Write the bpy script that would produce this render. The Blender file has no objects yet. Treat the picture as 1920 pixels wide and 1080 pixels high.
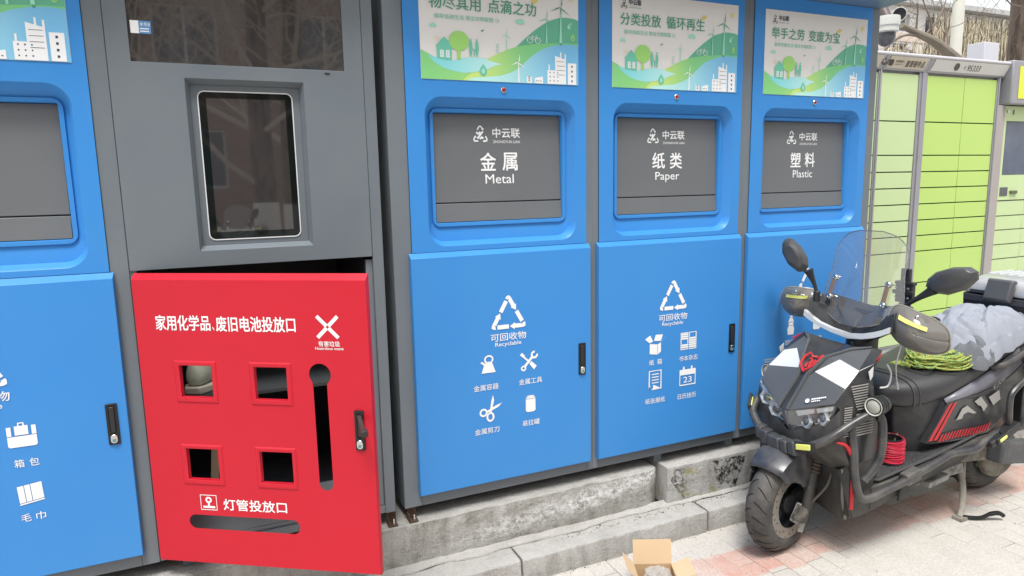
import bpy, bmesh, math, random
from mathutils import Vector, Matrix, noise
from mathutils.geometry import tessellate_polygon
S = bpy.context.scene
COL = S.collection
R = math.radians
random.seed(7)
# ---------------------------------------------------------------- camera, sky, sun, exposure
cd = bpy.data.cameras.new('camera'); cam = bpy.data.objects.new('camera', cd); COL.objects.link(cam)
cd.sensor_width = 36; cd.lens = 1264.78/1920*36; cd.clip_start = .02; cd.clip_end = 2000
a_, b_, c_ = 1.41609, -.019446, -.415227
cam.matrix_world = (Matrix.Translation((-.5976, -2.2180, 1.1973)) @ Matrix.Rotation(c_, 4, 'Z')
                    @ Matrix.Rotation(a_, 4, 'X') @ Matrix.Rotation(b_, 4, 'Z'))
S.camera = cam
SUN_EL, SUN_AZ = R(66), R(206)          # azimuth from north (+y) clockwise: behind and left of the camera
w = bpy.data.worlds.new('World'); S.world = w; w.use_nodes = True
nt = w.node_tree; nt.nodes.clear()
sky = nt.nodes.new('ShaderNodeTexSky'); sky.sky_type = 'NISHITA'; sky.sun_disc = False
sky.sun_elevation = SUN_EL; sky.sun_rotation = SUN_AZ
sky.air_density = 1.6; sky.dust_density = 2; sky.ozone_density = 1
hs = nt.nodes.new('ShaderNodeHueSaturation'); hs.inputs['Saturation'].default_value = .22
bg = nt.nodes.new('ShaderNodeBackground'); bg.inputs['Strength'].default_value = .13
wo = nt.nodes.new('ShaderNodeOutputWorld')
nt.links.new(sky.outputs[0], hs.inputs['Color']); nt.links.new(hs.outputs[0], bg.inputs[0]); nt.links.new(bg.outputs[0], wo.inputs[0])
sl = bpy.data.lights.new('sun', 'SUN'); sl.energy = 2.0; sl.angle = R(18); sl.color = (1, .97, .93)
so = bpy.data.objects.new('sun', sl); COL.objects.link(so)
sd = Vector((math.sin(SUN_AZ)*math.cos(SUN_EL), math.cos(SUN_AZ)*math.cos(SUN_EL), math.sin(SUN_EL)))
so.rotation_euler = sd.to_track_quat('Z', 'Y').to_euler()
S.view_settings.view_transform = 'Standard'; S.view_settings.look = 'None'
S.view_settings.exposure = .93; S.view_settings.gamma = 1; S.view_settings.use_curve_mapping = False

# ---------------------------------------------------------------- materials
MATS = {}
def mat(name, col, rough=.5, metal=0, var=.08, vs=6, bump=0, bs=80, coat=0, col2=None, amt=.5, ns=3, det=6, sharp=.08, spec=.5, stretch=None, rvar=.1):
    """principled paint with noise in colour and roughness; col2 lays patches of a second colour over it"""
    if name in MATS: return MATS[name]
    m = bpy.data.materials.new(name); m.use_nodes = True; t = m.node_tree; N = t.nodes; L = t.links
    b = N['Principled BSDF']; tc = N.new('ShaderNodeTexCoord'); mp = N.new('ShaderNodeMapping')
    L.new(tc.outputs['Object'], mp.inputs[0])
    if stretch: mp.inputs['Scale'].default_value = stretch
    n = N.new('ShaderNodeTexNoise'); n.inputs['Scale'].default_value = vs; n.inputs['Detail'].default_value = det
    L.new(mp.outputs[0], n.inputs[0])
    mx = N.new('ShaderNodeMix'); mx.data_type = 'RGBA'
    mx.inputs[6].default_value = (*[c*(1-var) for c in col], 1); mx.inputs[7].default_value = (*[min(1, c*(1+var)) for c in col], 1)
    L.new(n.outputs[0], mx.inputs[0]); out = mx.outputs[2]
    if col2:
        n2 = N.new('ShaderNodeTexNoise'); n2.inputs['Scale'].default_value = ns; n2.inputs['Detail'].default_value = 8; n2.inputs['Roughness'].default_value = .65
        L.new(mp.outputs[0], n2.inputs[0])
        rr = N.new('ShaderNodeMapRange'); rr.inputs[1].default_value = 1-amt-sharp; rr.inputs[2].default_value = 1-amt+sharp
        L.new(n2.outputs[0], rr.inputs[0])
        m2 = N.new('ShaderNodeMix'); m2.data_type = 'RGBA'; m2.inputs[7].default_value = (*col2, 1)
        L.new(rr.outputs[0], m2.inputs[0]); L.new(out, m2.inputs[6]); out = m2.outputs[2]
    L.new(out, b.inputs['Base Color'])
    mr = N.new('ShaderNodeMapRange'); mr.inputs[3].default_value = max(.02, rough-rvar); mr.inputs[4].default_value = min(1, rough+rvar)
    n3 = N.new('ShaderNodeTexNoise'); n3.inputs['Scale'].default_value = vs*2.3; L.new(tc.outputs['Object'], n3.inputs[0])
    L.new(n3.outputs[0], mr.inputs[0]); L.new(mr.outputs[0], b.inputs['Roughness'])
    b.inputs['Coat Roughness'].default_value = .02; b.inputs['Metallic'].default_value = metal; b.inputs['Coat Weight'].default_value = coat; b.inputs['Specular IOR Level'].default_value = spec
    if bump:
        nb = N.new('ShaderNodeTexNoise'); nb.inputs['Scale'].default_value = bs; nb.inputs['Detail'].default_value = 5; L.new(mp.outputs[0], nb.inputs[0])
        bn = N.new('ShaderNodeBump'); bn.inputs['Strength'].default_value = bump; bn.inputs['Distance'].default_value = .01
        L.new(nb.outputs[0], bn.inputs['Height']); L.new(bn.outputs[0], b.inputs['Normal'])
    MATS[name] = m; return m
def grad(name, c1, c2, axis=0, p0=0, p1=1, rough=.45):
    """printed colour that runs from c1 to c2 across the sheet (ink of the artwork)"""
    if name in MATS: return MATS[name]
    m = bpy.data.materials.new(name); m.use_nodes = True; t = m.node_tree; N = t.nodes; L = t.links
    tc = N.new('ShaderNodeTexCoord'); sx = N.new('ShaderNodeSeparateXYZ'); L.new(tc.outputs['Object'], sx.inputs[0])
    mr = N.new('ShaderNodeMapRange'); mr.interpolation_type = 'SMOOTHSTEP'; mr.inputs[1].default_value = p0; mr.inputs[2].default_value = p1; L.new(sx.outputs[axis], mr.inputs[0])
    mx = N.new('ShaderNodeMix'); mx.data_type = 'RGBA'; mx.inputs[6].default_value = (*c1, 1); mx.inputs[7].default_value = (*c2, 1)
    L.new(mr.outputs[0], mx.inputs[0]); L.new(mx.outputs[2], N['Principled BSDF'].inputs['Base Color']); N['Principled BSDF'].inputs['Roughness'].default_value = rough
    MATS[name] = m; return m
def glass(name, col, rough=.02, fac=.75, ior=1.45):
    """thin sheet of tinted clear plastic: mostly see-through, with a glossy skin"""
    if name in MATS: return MATS[name]
    m = bpy.data.materials.new(name); m.use_nodes = True; t = m.node_tree; N = t.nodes; L = t.links; N.clear()
    o = N.new('ShaderNodeOutputMaterial'); tr = N.new('ShaderNodeBsdfTransparent'); tr.inputs[0].default_value = (*col, 1)
    gl = N.new('ShaderNodeBsdfGlossy'); gl.inputs['Roughness'].default_value = rough; gl.inputs[0].default_value = (1, 1, 1, 1)
    lw = N.new('ShaderNodeLayerWeight'); lw.inputs[0].default_value = .5; pw = N.new('ShaderNodeMath'); pw.operation = 'POWER'; pw.inputs[1].default_value = 3.2; L.new(lw.outputs['Facing'], pw.inputs[0])
    fr = N.new('ShaderNodeMapRange'); fr.inputs[3].default_value = ((ior-1)/(ior+1))**2*2; fr.inputs[4].default_value = .6; L.new(pw.outputs[0], fr.inputs[0]); mx = N.new('ShaderNodeMixShader')
    L.new(fr.outputs[0], mx.inputs[0]); L.new(tr.outputs[0], mx.inputs[1]); L.new(gl.outputs[0], mx.inputs[2])
    if fac < 1:
        df = N.new('ShaderNodeBsdfDiffuse'); df.inputs[0].default_value = (.50, .47, .43, 1); m2 = N.new('ShaderNodeMixShader'); m2.inputs[0].default_value = 1-fac
        L.new(mx.outputs[0], m2.inputs[1]); L.new(df.outputs[0], m2.inputs[2]); L.new(m2.outputs[0], o.inputs[0])
    else: L.new(mx.outputs[0], o.inputs[0])
    MATS[name] = m; return m
BLUE = mat('blue powder coat', (.042, .236, .605), .38, var=.05, vs=2.2, bump=.05, bs=420, rvar=.12, col2=(.054, .248, .58), amt=.36, ns=2.5, sharp=.25, spec=.32)
RED = mat('red powder coat', (.51, .012, .028), .38, var=.06, vs=3, bump=.05, bs=420, rvar=.1, spec=.3)
GREY = mat('grey powder coat', (.134, .160, .182), .44, var=.06, vs=2.5, bump=.06, bs=420, rvar=.12, col2=(.158, .180, .196), amt=.4, ns=3, sharp=.25)
FLAPG = mat('dark grey flap paint', (.132, .142, .150), .42, var=.07, vs=5, bump=.04, bs=400)
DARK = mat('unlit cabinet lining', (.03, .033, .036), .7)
WHITE = mat('white vinyl lettering', (.80, .81, .81), .5, var=.02)
BLACKP = mat('black plastic', (.018, .019, .021), .45, bump=.05, bs=300)
BLACKM = mat('black metal', (.012, .013, .014), .35, metal=.2)
CHROME = mat('worn chrome', (.62, .62, .6), .22, metal=1, var=.1)
LEDR = mat('red indicator lens', (.35, .01, .012), .25)
SCREEN = mat('black screen glass', (.030, .029, .031), .03, var=0, rvar=.01, spec=1.0, coat=1); SCREEN.node_tree.nodes['Principled BSDF'].inputs['IOR'].default_value = 1.75
SCREENB = mat('screen border glass', (.004, .008, .008), .04, var=0, rvar=.01, spec=.7)
RUST = mat('rusted steel', (.075, .042, .024), .9, var=.4, vs=60, bump=.6, bs=120)

# ---------------------------------------------------------------- mesh helpers
class G:
    def __init__(s): s.v, s.f, s.m = [], [], []; s.k = 0; s.c = 0
    def use(s, k): s.k = k; return s
    def add(s, vs, fs):
        o = len(s.v); s.v += [tuple(v) for v in vs]; s.f += [tuple(i+o for i in f) for f in fs]; s.m += [s.k]*len(fs); return s
    def box(s, x0, x1, y0, y1, z0, z1):
        v = [(x, y, z) for x in (x0, x1) for y in (y0, y1) for z in (z0, z1)]
        return s.add(v, [(0, 1, 3, 2), (4, 6, 7, 5), (0, 4, 5, 1), (2, 3, 7, 6), (0, 2, 6, 4), (1, 5, 7, 3)])
    def obox(s, c, ax, ay, az):
        c, ax, ay, az = map(Vector, (c, ax, ay, az))
        v = [c+ax*i+ay*j+az*k for i in (-1, 1) for j in (-1, 1) for k in (-1, 1)]
        return s.add(v, [(0, 1, 3, 2), (4, 6, 7, 5), (0, 4, 5, 1), (2, 3, 7, 6), (0, 2, 6, 4), (1, 5, 7, 3)])
    def loft(s, rings, closed=True, cap=True):
        n = len(rings[0]); vs = [p for r in rings for p in r]; fs = []
        for i in range(len(rings)-1):
            for j in range(n if closed else n-1):
                k = (j+1) % n; fs.append((i*n+j, i*n+k, (i+1)*n+k, (i+1)*n+j))
        if cap and closed: fs += [tuple(range(n))[::-1], tuple((len(rings)-1)*n+j for j in range(n))]
        return s.add(vs, fs)
    def tube(s, path, r, n=10, closed=False, cap=True):
        P = [Vector(p) for p in path]; m = len(P); rs = r if isinstance(r, (list, tuple)) else [r]*m; rings = []; up = None
        for i in range(m):
            t = (P[(i+1) % m]-P[i-1]) if closed else (P[min(i+1, m-1)]-P[max(i-1, 0)])
            t.normalize()
            if up is None: up = t.orthogonal().normalized()
            up = (up-t*up.dot(t)); up = up.normalized() if up.length > 1e-6 else t.orthogonal().normalized()
            q = t.cross(up); rings.append([P[i]+(up*math.cos(2*math.pi*j/n)+q*math.sin(2*math.pi*j/n))*rs[i] for j in range(n)])
        if closed: rings.append(rings[0]); return s.loft(rings, True, False)
        return s.loft(rings, True, cap)
    def lathe(s, prof, o=(0, 0, 0), axis=(0, 0, 1), n=32, cap=True):
        o = Vector(o); q = Vector(axis).normalized().to_track_quat('Z', 'Y')
        rings = [[o+q @ Vector((r*math.cos(2*math.pi*j/n), r*math.sin(2*math.pi*j/n), h)) for j in range(n)] for r, h in prof]
        return s.loft(rings, True, cap)
    def ball(s, c, rx, ry=None, rz=None, n=16, m=10, f=None):
        ry = ry or rx; rz = rz or rx; c = Vector(c); rings = []
        for i in range(m+1):
            t = math.pi*(i/m) if 0 < i < m else (1e-3 if i == 0 else math.pi-1e-3)
            ring = []
            for j in range(n):
                p = Vector((rx*math.sin(t)*math.cos(2*math.pi*j/n), ry*math.sin(t)*math.sin(2*math.pi*j/n), rz*math.cos(t)))
                if f: p = f(p)
                ring.append(c+p)
            rings.append(ring)
        return s.loft(rings)
    def plate(s, outer, holes, fr, d):
        """flat sheet with holes; fr maps (a, b, depth) to 3D, d is the thickness"""
        loops = [outer]+list(holes); fl = [p for l in loops for p in l]; n = len(fl)
        tri = tessellate_polygon([[Vector((x, y, 0)) for x, y in l] for l in loops])
        vs = [fr(x, y, 0) for x, y in fl]+[fr(x, y, d) for x, y in fl]
        fs = [tuple(t) for t in tri]+[tuple(i+n for i in t[::-1]) for t in tri]; o = 0
        for l in loops:
            for j in range(len(l)):
                a, b = o+j, o+(j+1) % len(l); fs.append((a, b, b+n, a+n))
            o += len(l)
        return s.add(vs, fs)
    # flat print: polygons, strokes, rings, text in a plane fr(a, b)
    def lift(s, fr):
        s.c = (s.c+1) % 10; e = .00005*s.c           # each printed shape lies a hair above the one before it
        def q(a, b): p = fr(a, b); return (p[0], p[1]-e, p[2])
        return q
    def poly(s, pts, fr):
        fr = s.lift(fr); tri = tessellate_polygon([[Vector((x, y, 0)) for x, y in pts]])
        return s.add([fr(x, y) for x, y in pts], [tuple(t) for t in tri])
    def stroke(s, pts, wd, fr, closed=False):
        fr = s.lift(fr); P = [Vector(p) for p in pts]; L_ = []; R_ = []; m = len(P)
        for i in range(m):
            t = (P[(i+1) % m]-P[i-1]) if closed else (P[min(i+1, m-1)]-P[max(i-1, 0)])
            t = t.normalized() if t.length else Vector((1, 0)); nn = Vector((-t.y, t.x))*wd/2
            L_.append(P[i]+nn); R_.append(P[i]-nn)
        vs = [fr(p.x, p.y) for p in L_]+[fr(p.x, p.y) for p in R_]
        return s.add(vs, [(i, (i+1) % m, m+(i+1) % m, m+i) for i in range(m if closed else m-1)])
    def ring(s, c, r, wd, fr, n=20, ry=None, a0=0, a1=360):
        ry = ry or r; cl = a1-a0 >= 360; k = n if cl else n+1
        return s.stroke([(c[0]+r*math.cos(R(a0+(a1-a0)*i/n)), c[1]+ry*math.sin(R(a0+(a1-a0)*i/n))) for i in range(k)], wd, fr, cl)
    def disc(s, c, r, fr, n=20, ry=None):
        ry = ry or r
        return s.poly([(c[0]+r*math.cos(2*math.pi*i/n), c[1]+ry*math.sin(2*math.pi*i/n)) for i in range(n)], fr)
    def rect(s, x0, x1, y0, y1, fr): return s.poly([(x0, y0), (x1, y0), (x1, y1), (x0, y1)], fr)
    def text(s, body, x0, x1, y0, y1, fr, bold=0, shear=0):
        vs, fs = glyphs(body, 0)
        bx = bold*.55*(y1-y0); k = 0                 # heavier type: the word struck several times a hair apart
        for dx, dy in (((0, 0),) if bold <= 0 else ((-1, 0), (1, 0), (0, 1), (0, -1)) if bold < .02 else ((-1, -.6), (1, -.6), (-1, .6), (1, .6), (0, -1), (0, 1))):
            P = []
            for x, y in vs:
                p = fr(x0+(x+shear*y)*(x1-x0)+dx*bx, y0+y*(y1-y0)+dy*bx); P.append((p[0], p[1]-.00006*k, p[2]))
            s.add(P, fs); k += 1
        return s
_gl = {}
def glyphs(body, bold=0):
    """outline of a word in the built-in font, scaled to the unit square"""
    if (body, bold) in _gl: return _gl[body, bold]
    c = bpy.data.curves.new('lettering', 'FONT'); c.body = body; c.size = 1; c.offset = bold; c.resolution_u = 3
    o = bpy.data.objects.new('lettering', c); COL.objects.link(o); bpy.context.view_layer.update()
    dg = bpy.context.evaluated_depsgraph_get(); me = bpy.data.meshes.new_from_object(o.evaluated_get(dg))
    P = [(v.co.x, v.co.y) for v in me.vertices]; F = [tuple(p.vertices) for p in me.polygons]
    xs = [p[0] for p in P]; ys = [p[1] for p in P]; x0, x1, y0, y1 = min(xs), max(xs), min(ys), max(ys)
    r = ([((x-x0)/(x1-x0), (y-y0)/(y1-y0)) for x, y in P], F)
    bpy.data.objects.remove(o); bpy.data.curves.remove(c); bpy.data.meshes.remove(me); _gl[body, bold] = r; return r
def obj(name, g, mats, parent=None, bevel=0, smooth=35, loc=None, rotz=None, seg=2, solid=0, sub=0, weld=False):
    me = bpy.data.meshes.new(name); me.from_pydata(g.v, [], g.f)
    for m in (mats if isinstance(mats, (list, tuple)) else [mats]): me.materials.append(m)
    me.polygons.foreach_set('material_index', g.m)
    bm = bmesh.new(); bm.from_mesh(me)
    if weld: bmesh.ops.remove_doubles(bm, verts=bm.verts, dist=1e-5)
    bmesh.ops.recalc_face_normals(bm, faces=bm.faces); bm.to_mesh(me); bm.free()
    if smooth:
        me.polygons.foreach_set('use_smooth', [True]*len(me.polygons)); me.set_sharp_from_angle(angle=R(smooth))
    me.update(); o = bpy.data.objects.new(name, me); COL.objects.link(o)
    if parent: o.parent = parent
    if loc: o.location = loc
    if rotz: o.rotation_euler.z = rotz
    if solid: md = o.modifiers.new('solid', 'SOLIDIFY'); md.thickness = solid; md.offset = -1
    if bevel: md = o.modifiers.new('bevel', 'BEVEL'); md.width = bevel; md.segments = seg; md.limit_method = 'ANGLE'; md.angle_limit = R(40)
    if sub: md = o.modifiers.new('sub', 'SUBSURF'); md.levels = md.render_levels = sub
    return o
def tag(o, label, cat, group=None):
    o['label'] = label; o['category'] = cat
    if group: o['group'] = group
    return o
def thing(name, label, cat, loc=(0, 0, 0), rotz=0, group=None):
    o = bpy.data.objects.new(name, None); COL.objects.link(o); o.empty_display_size = .1; o.location = loc; o.rotation_euler.z = rotz
    return tag(o, label, cat, group)
def struct(o): o['kind'] = 'structure'; return o
def stuff(o): o['kind'] = 'stuff'; return o
def rrect(x0, x1, y0, y1, r, n=6):
    P = []
    for cx, cy, a in ((x1-r, y1-r, 0), (x0+r, y1-r, 90), (x0+r, y0+r, 180), (x1-r, y0+r, 270)):
        P += [(cx+r*math.cos(R(a+90*i/n)), cy+r*math.sin(R(a+90*i/n))) for i in range(n+1)]
    return P
def fw(y): return lambda a, b: (a, y, b)            # print on a wall at depth y
def fwd(y0): return lambda a, b, d: (a, y0+d, b)    # sheet whose front is at y0
def smoothpath(pts, k=6):
    P = [Vector(p) for p in pts]; out = []
    for i in range(len(P)-1):
        p0, p1, p2, p3 = P[max(i-1, 0)], P[i], P[i+1], P[min(i+2, len(P)-1)]
        for j in range(k):
            t = j/k; out.append(.5*((2*p1)+(p2-p0)*t+(2*p0-5*p1+4*p2-p3)*t*t+(3*p1-p0-3*p2+p3)*t**3))
    return out+[P[-1]]
# ---------------------------------------------------------------- the ground, the kerb and the ledge
GZ = -.24
def paver_mat():
    m = bpy.data.materials.new('paving blocks'); m.use_nodes = True; t = m.node_tree; N = t.nodes; L = t.links; b = N['Principled BSDF']
    tc = N.new('ShaderNodeTexCoord'); mp = N.new('ShaderNodeMapping'); mp.inputs['Rotation'].default_value = (0, 0, R(90)); mp.inputs['Location'].default_value = (0, .08, 0)
    L.new(tc.outputs['Object'], mp.inputs[0])
    nw = N.new('ShaderNodeTexNoise'); nw.inputs['Scale'].default_value = 7; L.new(mp.outputs[0], nw.inputs[0])
    wm = N.new('ShaderNodeMix'); wm.data_type = 'RGBA'; wm.blend_type = 'LINEAR_LIGHT'; wm.inputs[0].default_value = .006; L.new(mp.outputs[0], wm.inputs[6]); L.new(nw.outputs[1], wm.inputs[7])
    br = N.new('ShaderNodeTexBrick'); br.inputs['Scale'].default_value = 1; br.inputs['Brick Width'].default_value = .168; br.inputs['Row Height'].default_value = .084
    br.inputs['Mortar Size'].default_value = .0022; br.inputs['Mortar Smooth'].default_value = .6; br.offset = .5
    br.inputs['Color1'].default_value = (0, 0, 0, 1); br.inputs['Color2'].default_value = (1, 1, 1, 1); br.inputs['Mortar'].default_value = (.5, .5, .5, 1)
    L.new(wm.outputs[2], br.inputs[0])
    # per-block grey and red
    g = N.new('ShaderNodeMix'); g.data_type = 'RGBA'; g.inputs[6].default_value = (.43, .405, .37, 1); g.inputs[7].default_value = (.475, .45, .415, 1); L.new(br.outputs[0], g.inputs[0])
    r = N.new('ShaderNodeMix'); r.data_type = 'RGBA'; r.inputs[6].default_value = (.46, .235, .185, 1); r.inputs[7].default_value = (.47, .335, .285, 1); L.new(br.outputs[0], r.inputs[0])
    sx = N.new('ShaderNodeSeparateXYZ'); L.new(tc.outputs['Object'], sx.inputs[0])
    # the red course: a strip of blocks along the kerb, its edge stepping from block to block
    ad = N.new('ShaderNodeMath'); ad.operation = 'MULTIPLY_ADD'; ad.inputs[1].default_value = .05; L.new(br.outputs[0], ad.inputs[0]); L.new(sx.outputs[1], ad.inputs[2])
    lo = N.new('ShaderNodeMapRange'); lo.inputs[1].default_value = -.478; lo.inputs[2].default_value = -.468; L.new(ad.outputs[0], lo.inputs[0])
    hi = N.new('ShaderNodeMapRange'); hi.inputs[1].default_value = -.298; hi.inputs[2].default_value = -.290; hi.inputs[3].default_value = 1; hi.inputs[4].default_value = 0; L.new(ad.outputs[0], hi.inputs[0])
    an = N.new('ShaderNodeMath'); an.operation = 'MULTIPLY'; L.new(lo.outputs[0], an.inputs[0]); L.new(hi.outputs[0], an.inputs[1])
    gr = N.new('ShaderNodeMix'); gr.data_type = 'RGBA'; L.new(an.outputs[0], gr.inputs[0]); L.new(g.outputs[2], gr.inputs[6]); L.new(r.outputs[2], gr.inputs[7])
    # dust
    nd = N.new('ShaderNodeTexNoise'); nd.inputs['Scale'].default_value = 2.6; nd.inputs['Detail'].default_value = 9; nd.inputs['Roughness'].default_value = .7; L.new(tc.outputs['Object'], nd.inputs[0])
    dr = N.new('ShaderNodeMapRange'); dr.inputs[1].default_value = .38; dr.inputs[2].default_value = .72; dr.inputs[4].default_value = .75; L.new(nd.outputs[0], dr.inputs[0])
    du = N.new('ShaderNodeMix'); du.data_type = 'RGBA'; du.inputs[7].default_value = (.51, .485, .445, 1); L.new(dr.outputs[0], du.inputs[0]); L.new(gr.outputs[2], du.inputs[6])
    nf = N.new('ShaderNodeTexNoise'); nf.inputs['Scale'].default_value = 160; nf.inputs['Detail'].default_value = 4; L.new(tc.outputs['Object'], nf.inputs[0])
    fm = N.new('ShaderNodeMix'); fm.data_type = 'RGBA'; fm.blend_type = 'OVERLAY'; fm.inputs[0].default_value = .35; L.new(du.outputs[2], fm.inputs[6]); L.new(nf.outputs[0], fm.inputs[7])
    # joints, here filled with sand and there open
    nj = N.new('ShaderNodeTexNoise'); nj.inputs['Scale'].default_value = 3.2; L.new(tc.outputs['Object'], nj.inputs[0])
    jr = N.new('ShaderNodeMapRange'); jr.inputs[1].default_value = .4; jr.inputs[2].default_value = .62; jr.inputs[3].default_value = .05; jr.inputs[4].default_value = .8; L.new(nj.outputs[0], jr.inputs[0])
    jm = N.new('ShaderNodeMath'); jm.operation = 'MULTIPLY'; L.new(br.outputs['Fac'], jm.inputs[0]); L.new(jr.outputs[0], jm.inputs[1])
    jc = N.new('ShaderNodeMix'); jc.data_type = 'RGBA'; jc.inputs[7].default_value = (.15, .135, .115, 1); L.new(jm.outputs[0], jc.inputs[0]); L.new(fm.outputs[2], jc.inputs[6])
    L.new(jc.outputs[2], b.inputs['Base Color']); b.inputs['Roughness'].default_value = .9; b.inputs['Specular IOR Level'].default_value = .2
    hh = N.new('ShaderNodeMath'); hh.operation = 'MULTIPLY_ADD'; hh.inputs[1].default_value = -1.4; L.new(jm.outputs[0], hh.inputs[0]); L.new(nf.outputs[0], hh.inputs[2])
    bu = N.new('ShaderNodeBump'); bu.inputs['Strength'].default_value = .45; bu.inputs['Distance'].default_value = .003; L.new(hh.outputs[0], bu.inputs['Height']); L.new(bu.outputs[0], b.inputs['Normal'])
    return m
struct(obj('ground', G().add([(-200, -200, GZ), (200, -200, GZ), (200, 200, GZ), (-200, 200, GZ)], [(0, 1, 2, 3)]), paver_mat(), smooth=0))
def conc_mat(name, base, light, dark, kind):
    """old concrete: grain everywhere, dark weathered top, and on the kind 'lime' a white lime bloom, on 'paint' old black, yellow and grey paint patches"""
    m = bpy.data.materials.new(name); m.use_nodes = True; t = m.node_tree; N = t.nodes; L = t.links; b = N['Principled BSDF']
    tc = N.new('ShaderNodeTexCoord')
    def no(sc, det=8, ro=.65, st=None):
        n = N.new('ShaderNodeTexNoise'); n.inputs['Scale'].default_value = sc; n.inputs['Detail'].default_value = det; n.inputs['Roughness'].default_value = ro
        if st:
            mp = N.new('ShaderNodeMapping'); mp.inputs['Scale'].default_value = st; L.new(tc.outputs['Object'], mp.inputs[0]); L.new(mp.outputs[0], n.inputs[0])
        else: L.new(tc.outputs['Object'], n.inputs[0])
        return n.outputs[0]
    def rng(x, a, c, d=0, e=1):
        r = N.new('ShaderNodeMapRange'); r.inputs[1].default_value = a; r.inputs[2].default_value = c; r.inputs[3].default_value = d; r.inputs[4].default_value = e; L.new(x, r.inputs[0]); return r.outputs[0]
    def mix(f, A, B, bl='MIX'):
        x = N.new('ShaderNodeMix'); x.data_type = 'RGBA'; x.blend_type = bl
        if isinstance(f, float): x.inputs[0].default_value = f
        else: L.new(f, x.inputs[0])
        for i, q in ((6, A), (7, B)):
            if isinstance(q, tuple): x.inputs[i].default_value = (*q, 1)
            else: L.new(q, x.inputs[i])
        return x.outputs[2]
    def mul(x, y, op='MULTIPLY'):
        q = N.new('ShaderNodeMath'); q.operation = op
        for i, z in enumerate((x, y)):
            if isinstance(z, (int, float)): q.inputs[i].default_value = z
            else: L.new(z, q.inputs[i])
        return q.outputs[0]
    sx = N.new('ShaderNodeSeparateXYZ'); L.new(tc.outputs['Object'], sx.inputs[0]); X, Y, Z = sx.outputs
    c = mix(rng(no(5), .35, .65), base, light)
    c = mix(rng(no(16, st=(1, 1, .3)), .44, .66, 0, .9), c, dark)
    fine = no(330 if kind == 'plain' else 200, 4, .8)
    if kind == 'lime':
        # white lime bloom that climbs along the face from left to right
        z0 = mul(mul(X, .085), -.115, 'ADD'); d = mul(Z, z0, 'SUBTRACT'); d = mul(d, mul(no(9), .10), 'ADD'); d = mul(d, -.05, 'ADD')
        band = mul(rng(d, -.055, .0), rng(d, .02, .062, 1, 0)); band = mul(band, rng(X, .0, .35)); band = mul(band, rng(no(42, 6, .75), .40, .56))
        c = mix(mul(band, .9), c, (.80, .80, .80))
        c = mix(mul(rng(mul(Z, mul(no(30, st=(1, 1, .1)), .06), 'ADD'), .028, .042), .35), c, (.125, .125, .10))
    if kind == 'paint':
        v = N.new('ShaderNodeTexVoronoi'); v.inputs['Scale'].default_value = 9; mp = N.new('ShaderNodeMapping'); mp.inputs['Scale'].default_value = (1, .01, .35)
        L.new(tc.outputs['Object'], mp.inputs[0]); L.new(mp.outputs[0], v.inputs[0])
        rgb = N.new('ShaderNodeSeparateColor'); L.new(v.outputs['Color'], rgb.inputs[0])
        wear = rng(no(26, 8, .8), .455, .535); front = rng(Z, .0, -.004)
        c = mix(mul(mul(rng(rgb.outputs[0], .50, .54), wear), front), c, (.02, .02, .02))
        c = mix(mul(mul(rng(rgb.outputs[1], .66, .7), rng(no(13), .48, .6)), front), c, (.34, .33, .16))
        c = mix(mul(mul(rng(rgb.outputs[2], .9, .93), wear), front), c, (.40, .22, .07))
        c = mix(mul(rng(no(40, 7, .75), .5, .62), .6), c, (.45, .44, .43))
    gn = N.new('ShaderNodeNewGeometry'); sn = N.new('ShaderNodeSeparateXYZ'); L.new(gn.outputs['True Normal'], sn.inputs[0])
    c = mix(mul(mul(rng(sn.outputs[2], .55, .85), .62), rng(no(8), .3, .55, .5, 1)), c, (.60, .585, .555))      # upward faces lightened in the colour, painted-in light from above
    c = mix(.85 if kind == 'plain' else .6, c, fine, 'OVERLAY')
    L.new(c, b.inputs['Base Color']); b.inputs['Roughness'].default_value = .92; b.inputs['Specular IOR Level'].default_value = .2
    h = mul(mul(no(30), 2.6), fine, 'ADD'); bu = N.new('ShaderNodeBump'); bu.inputs['Strength'].default_value = .9; bu.inputs['Distance'].default_value = .008
    L.new(h, bu.inputs['Height']); L.new(bu.outputs[0], b.inputs['Normal']); return m
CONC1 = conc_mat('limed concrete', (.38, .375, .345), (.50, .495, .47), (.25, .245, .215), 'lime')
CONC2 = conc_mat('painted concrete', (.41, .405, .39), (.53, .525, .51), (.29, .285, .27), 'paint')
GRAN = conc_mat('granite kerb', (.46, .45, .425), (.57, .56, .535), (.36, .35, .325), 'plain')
PLAZA = conc_mat('plaza concrete', (.40, .385, .36), (.50, .485, .46), (.31, .30, .27), 'plain')
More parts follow.
